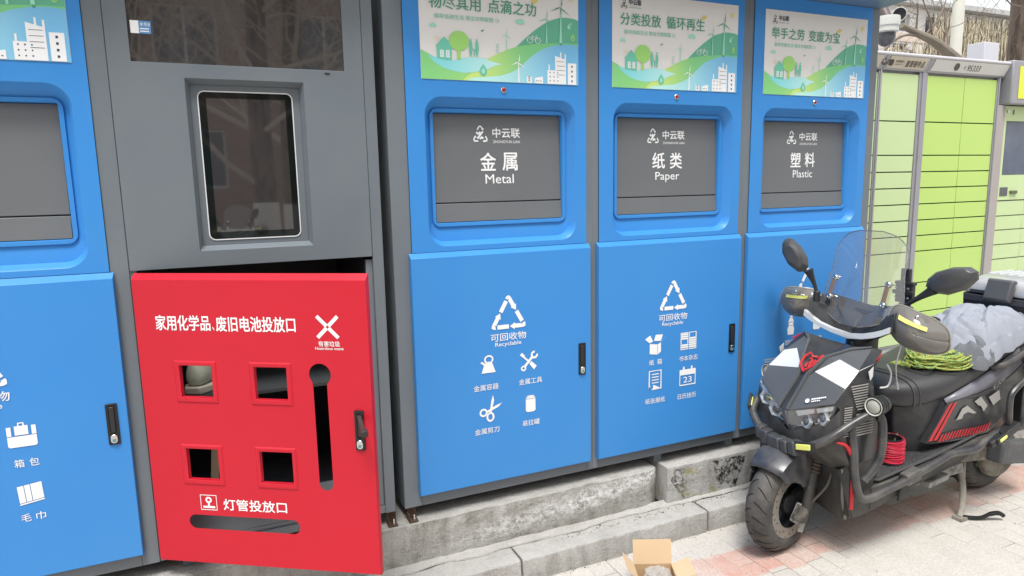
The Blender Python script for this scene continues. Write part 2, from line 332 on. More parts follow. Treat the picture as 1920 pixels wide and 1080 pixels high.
def rough_block(x0, x1, y0, y1, z0, z1, step=.022, amp=.004, round_=.006, endcut=0):
    """a cast block with a worn, chipped front edge: a profile swept along x with noise"""
    n = max(2, int((x1-x0)/step)); rings = []
    prof = [(y1, z0), (y0, z0), (y0, z0+.03), (y0, (z0+z1)/2), (y0, z1-round_), (y0+round_*.35, z1-round_*.3), (y0+round_, z1), (y0+.05, z1), (y0+.11, z1), (y1, z1)]
    for i in range(n+1):
        x = x0+(x1-x0)*i/n; r = []
        cut = endcut*max(0, 1-(x1-x)/.09)**2 if endcut else 0
        for k, (y, z) in enumerate(prof):
            q = Vector((x*14, y*14, z*14)); d = noise.noise(q)*amp+noise.noise(q*3.1)*amp*.6
            e = max(0, noise.noise(Vector((x*9, 3.7, z1)))-.12)*.018 if k in (4, 5, 6) else 0
            r.append((x, y+(d if 0 < k < 7 else 0)+e+cut*(1 if 0 < k < 7 else .2), z+(d*.7 if k > 5 else 0)-e*.6-cut*.25*(k > 3)))
        rings.append(r)
    return G().loft(rings)
def chips(g, n, xr, yr, zf, s0, s1):
    for _ in range(n):
        x, y = random.uniform(*xr), random.uniform(*yr); s = random.uniform(s0, s1)
        g.k = random.choice((0, 0, 1)); q = Vector((random.random()*9, 1, 2))
        g.ball((x, y, zf+s*.3), s, s*random.uniform(.6, 1), s*random.uniform(.45, .75), 6, 4, lambda p: p*(1+.5*noise.noise(p*40+q)))
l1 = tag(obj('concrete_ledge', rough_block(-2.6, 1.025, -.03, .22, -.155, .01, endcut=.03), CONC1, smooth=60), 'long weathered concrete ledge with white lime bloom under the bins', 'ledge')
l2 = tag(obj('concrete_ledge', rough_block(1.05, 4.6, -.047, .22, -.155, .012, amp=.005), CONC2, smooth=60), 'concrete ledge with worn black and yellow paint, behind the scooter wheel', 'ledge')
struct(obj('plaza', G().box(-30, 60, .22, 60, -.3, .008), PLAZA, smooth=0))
xs = [-2.55, -1.42, -.55, .328, 1.168, 2.02, 2.88, 3.74]
KL = ['granite kerbstone on the left under the open red door', 'granite kerbstone below the open red door, ending at its free edge', 'short-looking kerbstone in front of the metal bin with the cracked corner', 'kerbstone directly behind the small cardboard box', 'kerbstone reaching behind the front wheel of the scooter', 'kerbstone under the middle of the parked scooter', 'kerbstone behind the rear wheel of the scooter']
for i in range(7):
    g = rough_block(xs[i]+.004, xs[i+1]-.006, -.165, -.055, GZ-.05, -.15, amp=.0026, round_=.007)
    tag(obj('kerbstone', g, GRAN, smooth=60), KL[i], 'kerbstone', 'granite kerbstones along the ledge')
# the mortar bed between ledge and kerb, with its ragged front edge standing proud of the kerb stones
n = 260; rings = []
for i in range(n+1):
    x = -2.6+7.2*i/n; e = noise.noise(Vector((x*7, .3, 0)))*.018+noise.noise(Vector((x*31, .9, 0)))*.007; zz = -.149+noise.noise(Vector((x*11, 5, 0)))*.004
    rings.append([(x, -.02, -.2), (x, -.066+e, -.2), (x, -.066+e, zz-.001), (x, -.062+e, zz+.004), (x, -.045, zz+.007+noise.noise(Vector((x*23, 8, 0)))*.003), (x, -.02, zz+.012)])
g = G().loft(rings); g.k = 1
P = [(r[2][0], r[2][1]-.0015, r[3][2]-.0035) for r in rings]; g.tube(P, [.0003+.0030*max(0, noise.noise(Vector((p[0]*13, 1.7, 0)))+.02) for p in P], 5)
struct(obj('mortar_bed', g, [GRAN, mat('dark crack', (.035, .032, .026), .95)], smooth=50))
g = G(); chips(g, 260, (-.2, 4.2), (-.182, -.168), GZ, .0015, .005); chips(g, 120, (.5, 1.6), (-.10, -.07), -.149, .0015, .005); chips(g, 70, (.7, 3), (-.9, -.2), GZ, .001, .0035)
chips(g, 900, (2.55, 4.2), (-.30, -.17), GZ, .002, .008)
stuff(obj('gravel', g, [mat('pale grit', (.38, .36, .33), .9, var=.3), mat('dark grit', (.13, .12, .10), .9, var=.3)]))
# ---------------------------------------------------------------- the recycling bins
P_ = .7324
CREAM = mat('poster cream', (.72, .71, .685), .4, var=.01, rvar=.03); INKG = mat('poster green ink', (.085, .33, .225), .45, var=.02); INKD = mat('poster dark ink', (.035, .04, .075), .45)
HILLD = mat('poster far hill', (.12, .43, .28), .42, var=.04, vs=3); HILLG = grad('poster near hill', (.22, .60, .22), (.50, .72, .20), 0, .0, .42)
HILLR = grad('poster right hill', (.55, .74, .20), (.20, .58, .24), 0, .18, .40); LAKEC = grad('poster lake', (.22, .66, .70), (.52, .80, .78), 0, .03, .33)
LAKEB = grad('poster blue field', (.46, .80, .74), (.17, .47, .74), 0, .20, .56); TREEG = mat('poster tree green', (.33, .66, .17), .42, var=.03); TEAL = mat('poster teal', (.15, .54, .40), .42, var=.04, vs=3)
MINT = mat('poster mint', (.33, .70, .55), .42); PALE = mat('poster white', (.80, .82, .83), .42, var=.01); YEL = mat('poster yellow', (.70, .62, .16), .42)
PMATS = [CREAM, INKG, INKD, HILLD, HILLG, HILLR, LAKEC, LAKEB, TREEG, TEAL, MINT, PALE, YEL]
PW, PH = .5895, .3363
def logo(g, x0, x1, z0, z1, f):
    """three-cornered arrow mark with crossed strokes"""
    W, H = x1-x0, z1-z0; q = lambda u, v: (x0+u*W, z0+v*H); t = W*.085
    g.stroke([q(.31, .74), q(.42, .93), q(.5, .98), q(.58, .93), q(.66, .78)], t, f); g.poly([q(.57, .80), q(.75, .86), q(.70, .68)], f)
    g.stroke([q(.35, .05), q(.10, .05), q(.05, .12), q(.14, .32)], t, f); g.poly([q(.05, .26), q(.17, .40), q(.24, .27)], f)
    g.stroke([q(.85, .36), q(.96, .14), q(.92, .06), q(.74, .05)], t, f); g.poly([q(.78, .14), q(.66, .05), q(.78, -.05)], f)
    for a, b in (((.30, .20), (.68, .64)), ((.46, .17), (.62, .32)), ((.38, .46), (.50, .62)), ((.24, .60), (.36, .48)), ((.60, .30), (.70, .20))): g.stroke([q(*a), q(*b)], t*1.35, f)
def turbine(g, x, z, r, zb, f, wd, pole=True, a0=82):
    if pole: g.poly([(x-wd*.8, zb), (x+wd*.8, zb), (x+wd*.45, z), (x-wd*.45, z)], f)
    for k in range(3):
        a = R(a0+120*k); d = Vector((math.cos(a), math.sin(a))); nn = Vector((-d.y, d.x)); c = Vector((x, z))
        g.poly([tuple(c-nn*wd*.3), tuple(c+d*r*.25-nn*wd*.9), tuple(c+d*r), tuple(c+d*r*.3+nn*wd*.3)], f)
def poster(headline, parent, x0, z0):
    g = G(); B = .0012
    def f(k): return lambda u, v: (u*PW, -B-.00035*k, v*PH)
    g.box(0, PW, -B, 0, 0, PH)
    F = f(1)
    g.use(3).poly([(.585, .36)]+[(.585+.42*t, .36+.325*math.sin(min(1, t*1.12)*math.pi*.56)) for t in [i/14 for i in range(1, 14)]]+[(.999, .665), (.999, .2), (.6, .2)], F)
    F = f(2)
    top = [(.38, .205), (.448, .262), (.52, .32), (.60, .365), (.70, .398), (.785, .412), (.90, .425), (.999, .425)]
    g.use(5).poly(top+[(.999, .001), (.2, .001), (.28, .10)], F)
    bl = [(.27, .001), (.30, .03), (.40, .048), (.48, .062), (.55, .10), (.60, .15), (.64, .21), (.68, .27), (.73, .33), (.79, .375), (.87, .408), (.94, .415), (.999, .405), (.999, .001)]
    g.use(7).poly(bl, f(3))
    g.use(4).poly([(.001, .275), (.05, .235), (.09, .203), (.16, .15), (.30, .075), (.272, .045), (.245, .001), (.001, .001)], f(3))
    g.use(6).poly([(.037, .238), (.09, .205), (.14, .188), (.185, .183), (.24, .21), (.30, .228), (.345, .229), (.39, .218), (.43, .195), (.49, .178), (.44, .152), (.40, .118), (.35, .095), (.30, .08), (.25, .072), (.19, .085), (.13, .112), (.075, .165)], f(4))
    F = f(5)
    g.use(1)
    if headline: g.text(headline[:4], .058, .364, .668, .797, lambda u, v: F(u, v), .018).text(headline[4:], .409, .715, .668, .800, F, .018)
    g.use(9).text('倡导低碳生活', .085, .262, .574, .619, F, -.004); g.text('建设文明家园', .272, .440, .574, .621, F, -.004)
    k = PW/PH; g.ring((.466, .597), .011, .002, F, 16, .011*k); g.poly([(.463, .590), (.471, .597), (.463, .604)], F)
    g.use(2); logo(g, .062, .108, .838, .940, F); g.text('中云联', .121, .212, .880, .938, F, .03); g.use(1).text('ZHONGYUN LIAN', .121, .212, .848, .862, F)
    g.use(12).poly([(.683, .792), (.700, .842), (.735, .838), (.715, .800)], F); g.use(8).stroke([(.684, .79), (.728, .833)], .003, F)
    g.use(10)
    for cx, cz, s in ((.076, .504, .8), (.61, .602, 1.1)):
        for dx, dz, r in ((-.012, 0, .014), (.006, .006, .018), (.016, -.006, .012)): g.disc((cx+dx*s, cz+dz*s), r*s, F, 12, r*s*1.3)
    g.use(1); turbine(g, .880, .781, .14*.9, .40, lambda u, v: F(.880+(u-.880)*.62, v), .012); g.use(10).poly([(.868, .424), (.886, .424), (.882, .72), (.876, .72)], f(6))
    g.use(9); turbine(g, .783, .656, .095, .41, lambda u, v: F(.783+(u-.783)*.62, v), .008); g.use(10).poly([(.776, .415), (.788, .415), (.785, .60), (.781, .60)], f(6))
    g.use(10); turbine(g, .522, .468, .068, .322, lambda u, v: F(.522+(u-.522)*.62, v), .006)
    g.use(12).disc((.946, .877), .012, F, 12, .012*k)
    for i in range(10):
        a = 2*math.pi*i/10; g.stroke([(.946+.018*math.cos(a), .877+.018*k*math.sin(a)), (.946+.026*math.cos(a), .877+.026*k*math.sin(a))], .003, F)
    g.use(10)
    def drop(cx, cz, w, h, F): g.poly([(cx+w*math.sin(t)*(1 if math.cos(t) < 0 else (1-math.cos(t))**.6), cz-h*.45*math.cos(t+math.pi) if math.cos(t) < 0 else cz+h*.55*math.cos(t)) for t in [2*math.pi*i/18+.01 for i in range(18)]], F)
    drop(.934, .595, .011, .06, F); drop(.947, .625, .005, .03, F); g.use(8); drop(.960, .485, .014, .075, F); g.use(3); drop(.960, .478, .007, .035, f(6))
    g.use(9); drop(.371, .105, .024, .12, F); g.use(10); drop(.371, .10, .011, .06, f(6))
    g.use(11)
    for cx in (.672, .724): g.ring((cx, .433), .017, .004, F, 16, .017*k)
    g.stroke([(.672, .433), (.690, .468), (.716, .468), (.724, .433)], .004, F); g.stroke([(.690, .468), (.700, .433), (.716, .468)], .004, F); g.stroke([(.685, .478), (.695, .478)], .004, F); g.stroke([(.712, .482), (.722, .486)], .004, F)
    # house, tree, walkers, pole tree, bird
    g.use(9).poly([(.087, .312), (.14, .408), (.192, .318), (.184, .318), (.182, .182), (.095, .198), (.095, .312)], F)
    g.use(11)
    for cx in (.113, .148):
        for i in range(2):
            for j in range(3): g.rect(cx+.012*i, cx+.012*i+.010, .212+.024*j, .232+.024*j, f(6))
    g.use(8)
    for i in range(16):
        a = 2*math.pi*i/16; g.disc((.228+.043*math.cos(a), .375+.07*math.sin(a)), .018, F, 10, .027)
    g.disc((.228, .375), .05, f(6), 20, .085); g.poly([(.214, .20), (.236, .20), (.234, .33), (.218, .33)], f(7))
    g.use(9)
    for cx, s in ((.298, 1), (.336, .95)):
        g.disc((cx, .392), .006, F, 10, .011); g.poly([(cx-.011, .30), (cx-.008, .375), (cx+.008, .375), (cx+.012, .30), (cx+.008, .30), (cx+.006, .236), (cx+.002, .236), (cx, .29), (cx-.003, .236), (cx-.007, .236)], F)
    g.disc((.318, .30), .004, F, 8, .007); g.stroke([(.318, .295), (.318, .238)], .007, F); g.stroke([(.309, .31), (.316, .29)], .003, F)
    for i in range(4): g.stroke([(.453, .285+.024*i), (.474, .298+.024*i)], .004, F)
    g.use(1).poly([(.36, .492), (.376, .486), (.384, .500), (.372, .497), (.366, .478)], F)
    g.use(12); g.ring((.096, .39), .014, .0016, F, 12, .022); turbine(g, .098, .385, .022, .3, F, .002, False)
    # white mill and white town at the lower right
    g.use(11); turbine(g, .596, .203, .09, .004, lambda u, v: F(.596+(u-.596)*.62, v), .011); T = f(5)
    g.rect(.785, .879, .004, .143, T); g.poly([(.838, .143), (.838, .292), (.912, .256), (.912, .004), (.879, .004), (.879, .143)], T); g.rect(.924, .983, .004, .224, T)
    for x, a, b in ((.793, .143, .20), (.872, .27, .33), (.903, .255, .315)): g.rect(x, x+.009, a, b, T)
    g.rect(.649, .680, .004, .07, T); g.poly([(.700, .004), (.700, .052), (.712, .062), (.755, .075), (.755, .004)], T)
    g.use(2); U = f(6)
    for i in range(3):
        for j in range(3): g.rect(.800+.026*i, .806+.026*i, .03+.042*j, .042+.042*j, U)
    for j in range(4): g.rect(.948, .958, .03+.05*j, .05+.05*j, U)
    for j in range(4): g.stroke([(.848, .235-.045*j), (.903, .235-.045*j)], .004, U)
    for j in range(3): g.rect(.709+.014*j, .716+.014*j, .024, .032, U); g.rect(.658, .670, .02+.02*j, .028+.02*j, U)
    return obj('poster', g, PMATS, parent, smooth=0, loc=(x0, 0, z0))
def recycle_mark(g, x0, x1, z0, z1, f):
    """triangle of three bent arrows"""
    h = 1.5; W, H = x1-x0, z1-z0
    def q(p): return (x0+(p.x+.866)/1.732*W, z0+(p.y+.5)/1.5*H)
    A = [Vector((math.cos(R(90-120*k)), math.sin(R(90-120*k))))*.88 for k in range(3)]
    F = lambda a, b: f(a, b)
    for k in range(3):
        p, nx, pv = A[k], A[(k+1) % 3], A[k-1]
        d = (nx-p).normalized(); e = (pv-p).normalized(); L_ = (nx-p).length
        def st(pts, wd):
            Pn = [Vector(v) for v in pts]; Lf, Rt = [], []
            for i in range(len(Pn)):
                t = (Pn[min(i+1, len(Pn)-1)]-Pn[max(i-1, 0)]).normalized(); nn = Vector((-t.y, t.x))*wd/2; Lf.append(Pn[i]+nn); Rt.append(Pn[i]-nn)
            g.poly([q(v) for v in Lf+Rt[::-1]], F)
        c0 = p+e*.10; u_ = p.normalized(); st([p+e*.13+u_*.0, p+e*.06-u_*.0, p+(d+e)*.02+u_*.01, p+d*.07, p+d*.14, p+d*L_*.33], .19)
        tip = p+d*L_*.47; b0 = p+d*L_*.31; nn = Vector((-d.y, d.x)); g.poly([q(tip), q(b0+nn*.155), q(b0-nn*.155)], F)
        st([p+d*L_*.50, p+d*L_*.86], .19)
def ic_kettle(g, x, z, s, f):
    g.poly([(x-.5*s, z-.5*s), (x-.28*s, z+.12*s), (x, z+.25*s), (x+.26*s, z+.12*s), (x+.48*s, z-.5*s)], f); g.ring((x+.02*s, z+.38*s), .27*s, .11*s, f, 16, .24*s); g.poly([(x-.30*s, z+.0*s), (x-.58*s, z+.22*s), (x-.42*s, z+.28*s), (x-.25*s, z+.12*s)], f)
def ic_tools(g, x, z, s, f):
    g.stroke([(x-.30*s, z-.30*s), (x+.22*s, z+.26*s)], .15*s, f); g.ring((x-.34*s, z-.36*s), .12*s, .09*s, f, 14); g.ring((x+.34*s, z+.36*s), .17*s, .12*s, f, 14, None, 80, 370)
    g.stroke([(x-.42*s, z+.38*s), (x+.06*s, z-.06*s)], .10*s, f); g.poly([(x-.56*s, z+.42*s), (x-.42*s, z+.56*s), (x-.24*s, z+.34*s), (x-.34*s, z+.24*s)], f); g.poly([(x+.02*s, z-.14*s), (x+.16*s, z+.0*s), (x+.48*s, z-.30*s), (x+.30*s, z-.50*s)], f)
def ic_scissors(g, x, z, s, f):
    g.ring((x-.32*s, z-.18*s), .14*s, .08*s, f, 16); g.ring((x-.02*s, z-.40*s), .14*s, .08*s, f, 16, .17*s)
    g.poly([(x-.06*s, z-.24*s), (x+.03*s, z-.22*s), (x+.16*s, z+.30*s), (x+.12*s, z+.52*s), (x+.04*s, z+.30*s)], f); g.poly([(x-.22*s, z-.14*s), (x-.18*s, z-.22*s), (x+.34*s, z-.02*s), (x+.52*s, z+.14*s), (x+.28*s, z+.08*s)], f)
def ic_can(g, x, z, s, f):
    g.poly([(x-.32*s, z-.42*s), (x-.2*s, z-.5*s), (x+.2*s, z-.5*s), (x+.32*s, z-.42*s), (x+.32*s, z+.30*s), (x-.32*s, z+.30*s)], f); g.poly([(x-.32*s, z+.33*s), (x+.32*s, z+.33*s), (x+.28*s, z+.42*s), (x-.28*s, z+.42*s)], f); g.disc((x, z+.48*s), .26*s, f, 16, .05*s)
def ic_box(g, x, z, s, f):
    g.poly([(x-.30*s, z-.44*s), (x+.12*s, z-.5*s), (x+.12*s, z-.02*s), (x-.30*s, z+.04*s)], f); g.poly([(x+.14*s, z-.5*s), (x+.32*s, z-.38*s), (x+.32*s, z+.06*s), (x+.14*s, z-.02*s)], f)
    g.poly([(x-.31*s, z+.07*s), (x-.12*s, z+.14*s), (x-.28*s, z+.44*s), (x-.56*s, z+.28*s)], f); g.poly([(x-.08*s, z+.16*s), (x+.30*s, z+.12*s), (x+.42*s, z+.42*s), (x+.02*s, z+.44*s)], f); g.poly([(x+.33*s, z+.08*s), (x+.58*s, z+.34*s), (x+.38*s, z+.12*s)], f)
def ic_book(g, x, z, s, f):
    for sx in (-1, 1):
        c = x+sx*.27*s; g.poly([(c-.25*s, z-.45*s), (c+.25*s, z-.45*s), (c+.25*s, z-.40*s), (c-.25*s, z-.40*s)], f)
        for i in range(7):
            zz = z-.36*s+i*.115*s
            if (sx < 0 and 2 <= i <= 3) or (sx > 0 and i >= 5): g.rect(c-.25*s, c-.19*s, zz, zz+.10*s, f); g.rect(c+.19*s, c+.25*s, zz, zz+.10*s, f)
            else: g.rect(c-.25*s, c+.25*s, zz, zz+.092*s, f)
        g.rect(c-.25*s, c+.25*s, z+.44*s, z+.48*s, f)
def ic_note(g, x, z, s, f):
    g.stroke([(x-.30*s, z-.30*s), (x-.36*s, z-.46*s), (x-.36*s, z+.48*s), (x+.36*s, z+.48*s), (x+.36*s, z-.48*s), (x-.2*s, z-.48*s)], .07*s, f); g.poly([(x-.12*s, z-.45*s), (x-.12*s, z-.24*s), (x+.33*s, z-.45*s)], f)
    for i in range(4): g.stroke([(x-.2*s, z+.30*s-i*.15*s), (x+.22*s, z+.30*s-i*.15*s)], .05*s, f)
def ic_cal(g, x, z, s, f):
    g.stroke([(x-.48*s, z-.44*s), (x+.48*s, z-.44*s), (x+.48*s, z+.34*s), (x-.48*s, z+.34*s)], .075*s, f, True); g.rect(x-.5*s, x+.5*s, z+.08*s, z+.36*s, f); g.rect(x-.30*s, x-.20*s, z+.34*s, z+.52*s, f); g.rect(x+.20*s, x+.30*s, z+.34*s, z+.52*s, f); g.text('23', x-.26*s, x+.26*s, z-.32*s, z-.02*s, f, .02)
def ic_bag(g, x, z, s, f):
    g.stroke([(x-.09*s, z+.40*s), (x-.09*s, z+.54*s), (x+.09*s, z+.54*s), (x+.09*s, z+.40*s)], .06*s, f); g.rect(x-.24*s, x+.24*s, z+.02*s, z+.42*s, f)
    g.poly([(x-.52*s, z-.44*s), (x-.46*s, z-.5*s), (x+.46*s, z-.5*s), (x+.52*s, z-.44*s), (x+.52*s, z-.03*s), (x+.30*s, z-.03*s), (x-.30*s, z-.03*s), (x-.52*s, z-.03*s)], f); g.rect(x-.52*s, x-.36*s, z, z+.40*s, f); g.rect(x+.36*s, x+.52*s, z, z+.40*s, f)
def ic_towel(g, x, z, s, f):
    g.poly([(x-.48*s, z-.5*s), (x+.50*s, z-.36*s), (x+.48*s, z-.30*s), (x-.44*s, z-.43*s)], f)
    for a, b in ((-.46, -.22), (-.19, .02), (.05, .48)): g.poly([(x+a*s, z-.40*s+(a+.46)*.14*s), (x+b*s, z-.40*s+(b+.46)*.14*s), (x+(b-.04)*s, z+.40*s+(b+.46)*.12*s), (x+(a-.04)*s, z+.40*s+(a+.46)*.12*s)], f)
def ic_bottle(g, x, z, s, f):
    g.poly([(x-.2*s, z-.5*s), (x+.2*s, z-.5*s), (x+.24*s, z-.2*s), (x+.16*s, z-.02*s), (x-.16*s, z-.02*s), (x-.24*s, z-.2*s)], f); g.rect(x-.16*s, x+.16*s, z+.0*s, z+.16*s, f); g.poly([(x-.2*s, z+.19*s), (x+.2*s, z+.19*s), (x+.08*s, z+.42*s), (x-.08*s, z+.42*s)], f); g.rect(x-.09*s, x+.09*s, z+.44*s, z+.52*s, f)
def door_pan(x0, x1, z0, z1, yb, yf, top=.016, side=.003):
    g = G(); b = [(x0, yb, z0), (x1, yb, z0), (x1, yb, z1), (x0, yb, z1)]
    f = [(x0+side, yf, z0+.004), (x1-side, yf, z0+.004), (x1-side, yf, z1-top), (x0+side, yf, z1-top)]
    m = [(x0, (yb*.35+yf*.65), z0), (x1, (yb*.35+yf*.65), z0), (x1, yb, z1), (x0, yb, z1)]
    return g.loft([b, m, f])
def lock(parent, x0=.643, x1=.673, z0=.464, z1=.587, y=-.022, popped=False):
    g = G().plate(rrect(x0, x1, z0, z1, .003, 3), [rrect(x0+.007, x1-.007, z0+.034, z1-.006, .006, 4)], fwd(y-.004), .004); g.box(x0+.004, x1-.004, y-.0005, y+.001, z0+.03, z1-.004)
    o = obj('lock_plate', g, BLACKM, parent, .0006)
    xm = (x0+x1)/2; h = G()
    if popped:
        h.obox((xm+.016, y-.028, z1-.030), (.005, .004, 0), (.016, -.027, -.012), (0, -.002, .006)); h.obox((xm+.036, y-.058, z1-.044), (.008, .005, 0), (.003, -.005, -.002), (0, -.001, .0085)); h.box(xm-.0055, xm+.0055, y-.003, y-.001, z0+.04, z1-.03)
    else: h.box(xm-.0065, xm+.0065, y-.0065, y-.001, z0+.036, z1-.009)
    obj('handle', h, mat('brown black handle', (.03, .02, .02), .4) if popped else BLACKP, o, .002)
    k = G().loft([[(px, yy, pz) for px, pz in rrect(xm-.009+i, xm+.009-i, z0+.005+i, z0+.031-i, .0085-i, 5)] for yy, i in ((y-.001, 0), (y-.0075, 0), (y-.0085, .001))])
    k = obj('key_cylinder', k, CHROME, o); obj('keyhole', G().lathe([(.005, 0), (.005, .0012), (.002, .0016)], (xm, y-.0083, z0+.014), (0, -1, 0), 14), mat('teal key cover', (.10, .25, .26), .4), k)
def frame_box(g, x0, x1, top=1.985):
    """welded sheet casing with front posts, rails and a roof lip that overhangs the front"""
    g.box(x0, x1, .07, .62, .058, top); g.box(x0, .012, 0, .0698, .058, 1.93); g.box(.690, x1, 0, .0698, .058, 1.93)
    g.box(.0122, .6898, 0, .0698, .058, .108); g.box(.0122, .6898, .001, .0698, 1.9295, top); g.box(x0, .0121, .001, .0698, 1.9302, top); g.box(.6899, x1, .001, .0698, 1.9302, top)
LIP = []
def bin_(x, label, kind, headline, xl=-.0162, xr=.7162):
    t = thing('recycling_bin', label, 'recycling bin', (x, 0, 0), 0, 'blue sorting bins in a row')
    g = G(); frame_box(g, xl, xr); obj('casing', g, GREY, t, .0015)
    g = G().loft([[(xl, 0, 1.931), (xr, 0, 1.931), (xr, 0, 2.0), (xl, 0, 2.0)], [(xl, -.16, 1.937), (xr, -.16, 1.937), (xr, -.16, 1.99), (xl, -.16, 1.99)]]); obj('roof_lip', g, mat('slate blue roof trim', (.10, .17, .28), .45, var=.06), t, .004)
    # upper panel with its drawn recess
    o1 = rrect(.074, .646, .985, 1.487, .062, 8); o2 = rrect(.088, .633, 1.000, 1.468, .052, 8); o3 = rrect(.100, .620, 1.050, 1.452, .028, 8); o4 = rrect(.101, .619, 1.051, 1.451, .027, 8); o5 = rrect(.1135, .6065, 1.0635, 1.4385, .006, 8)
    g = G().plate([(.0125, .9675), (.6895, .9675), (.6895, 1.929), (.0125, 1.929)], [o1], fwd(-.004), .003)
    g.loft([[(a, y, b) for a, b in o] for o, y in ((o1, -.004), (rrect(.077, .643, .988, 1.484, .060, 8), -.0015), (o2, .030), (o3, .036), (o4, .029), (rrect(.112, .608, 1.062, 1.440, .008, 8), .029), (o5, .032), (o5, .058))], True, False)
    pn = obj('upper_panel', g, BLUE, t, smooth=50)
    poster(headline, pn, .0674, 1.5411-.0); bpy.context.view_layer.update()
    for c in pn.children: c.location.y = -.004
    # hinged flap of the slot, leaning slightly in at the top
    fp = obj('flap', G().loft([[(.115, .056, 1.133), (.605, .056, 1.133), (.605, .060, 1.437), (.115, .060, 1.437)], [(.115, .040, 1.133), (.605, .040, 1.133), (.605, .050, 1.437), (.115, .050, 1.437)]]), FLAPG, t, .0015)
    obj('flap_sill', G().loft([[(.115, .056, 1.065), (.605, .056, 1.065), (.605, .056, 1.129), (.115, .056, 1.129)], [(.115, .033, 1.065), (.605, .033, 1.065), (.605, .039, 1.129), (.115, .039, 1.129)]]), FLAPG, t, .0015)
    F = lambda a, b: (a, .0392+(b-1.133)/.304*.010, b)
    if kind:
        g = G(); logo(g, .262, .318, 1.342, 1.398, F); g.text('中云联', .337, .443, 1.357, 1.391, F, .032); g.text('ZHONGYUN LIAN', .338, .443, 1.338, 1.3475, F)
        obj('brand_mark', g, WHITE, fp, smooth=0)
        zh, en, ew = kind; g = G(); g.text(zh[0], .287, .346, 1.242, 1.304, F, .028); g.text(zh[1], .372, .430, 1.242, 1.304, F, .028); g.text(en, .359-ew/2, .359+ew/2, 1.196-(.008 if 'p' in en else 0), 1.2285, F, .006)
        obj('lettering', g, WHITE, fp, smooth=0)
    led = obj('indicator_lamp', G().lathe([(.0105, 0), (.0105, .003), (.0085, .005), (.0075, .0045)], (.361, -.004, 1.5151), (0, -1, 0), 20), CHROME, t); obj('lens', G().lathe([(.0072, 0), (.0068, .0025), (.0035, .0045), (.0005, .005)], (.361, -.0075, 1.5151), (0, -1, 0), 18), LEDR, led)
    d = obj('door', door_pan(0, .70, .10, .966, -.003, -.022), BLUE, t, .0012)
    lock(d)
    return t, d
DF = fw(-.0232)
def prints(d, items, tri=(.284, .425, .679, .803)):
    g = G(); recycle_mark(g, *tri, DF); obj('recycling_symbol', g, WHITE, d, smooth=0)
    x0 = tri[0]-.001; g = G(); g.text('可回收物', x0, x0+.140, .633, .661, DF, .014); g.text('Recyclable', x0+.017, x0+.120, .609, .6285, DF, .012); obj('lettering', g, WHITE, d, smooth=0)
    for nm, fn, cx, cz, s, txt, tx0, tx1, tz in items:
        g = G(); fn(g, cx, cz, s, DF)
        if txt:
            obj(nm, g, WHITE, d, smooth=0); g = G(); nm = 'caption'
            if '  ' in txt:
                a, b = txt.split('  '); g.text(a, tx0, tx0+.023, tz, tz+.023, DF, .007); g.text(b, tx1-.023, tx1, tz, tz+.023, DF, .007)
            else: g.text(txt, tx0, tx1, tz, tz+.0225, DF, .007)
        obj(nm, g, WHITE, d, smooth=0)
bt, bd = bin_(-1.566, 'blue sorting bin with suitcase and towel icons, left of the grey unit', None, '', xr=.7385)
prints(bd, [('suitcase_icon', ic_bag, .438, .530, .066, '箱  包', .412, .470, .438), ('towel_icon', ic_towel, .441, .357, .062, '毛  巾', .411, .469, .277)])
b0, d0 = bin_(0, 'blue bin lettered Metal with kettle, tools, scissors and can icons', ('金属', 'Metal', .110), '物尽其用点滴之功', xl=-.052)
prints(d0, [('kettle_icon', ic_kettle, .272, .549, .056, '金属容器', .212, .309, .457), ('tools_icon', ic_tools, .433, .543, .066, '金属工具', .391, .486, .457), ('scissors_icon', ic_scissors, .276, .390, .088, '金属剪刀', .212, .308, .293), ('can_icon', ic_can, .437, .380, .062, '易拉罐', .402, .473, .296)])
b1, d1 = bin_(P_, 'blue bin lettered Paper with carton, magazine and calendar icons', ('纸类', 'Paper', .117), '分类投放循环再生')
prints(d1, [('carton_icon', ic_box, .264, .543, .088, '纸  箱', .236, .298, .457), ('magazine_icon', ic_book, .430, .538, .078, '书本杂志', .384, .479, .455), ('newspaper_icon', ic_note, .266, .394, .080, '纸张报纸', .219, .316, .296), ('calendar_icon', ic_cal, .429, .388, .082, '日历挂历', .381, .474, .293)], (.281, .419, .680, .802))
b2, d2 = bin_(2*P_, 'blue bin lettered Plastic, half hidden behind the parked scooter', ('塑料', 'Plastic', .115), '举手之劳变废为宝', xr=.7385)
prints(d2, [('bottle_icon', ic_bottle, .262, .545, .085, '塑料瓶', .230, .293, .457), ('drum_icon', ic_can, .420, .545, .070, '塑料桶', .388, .452, .457), ('basin_icon', ic_can, .264, .385, .066, '塑料盆', .228, .300, .296), ('jug_icon', ic_bottle, .420, .385, .075, '油壶', .395, .447, .296)], (.281, .419, .680, .802))
# feet
g = G()
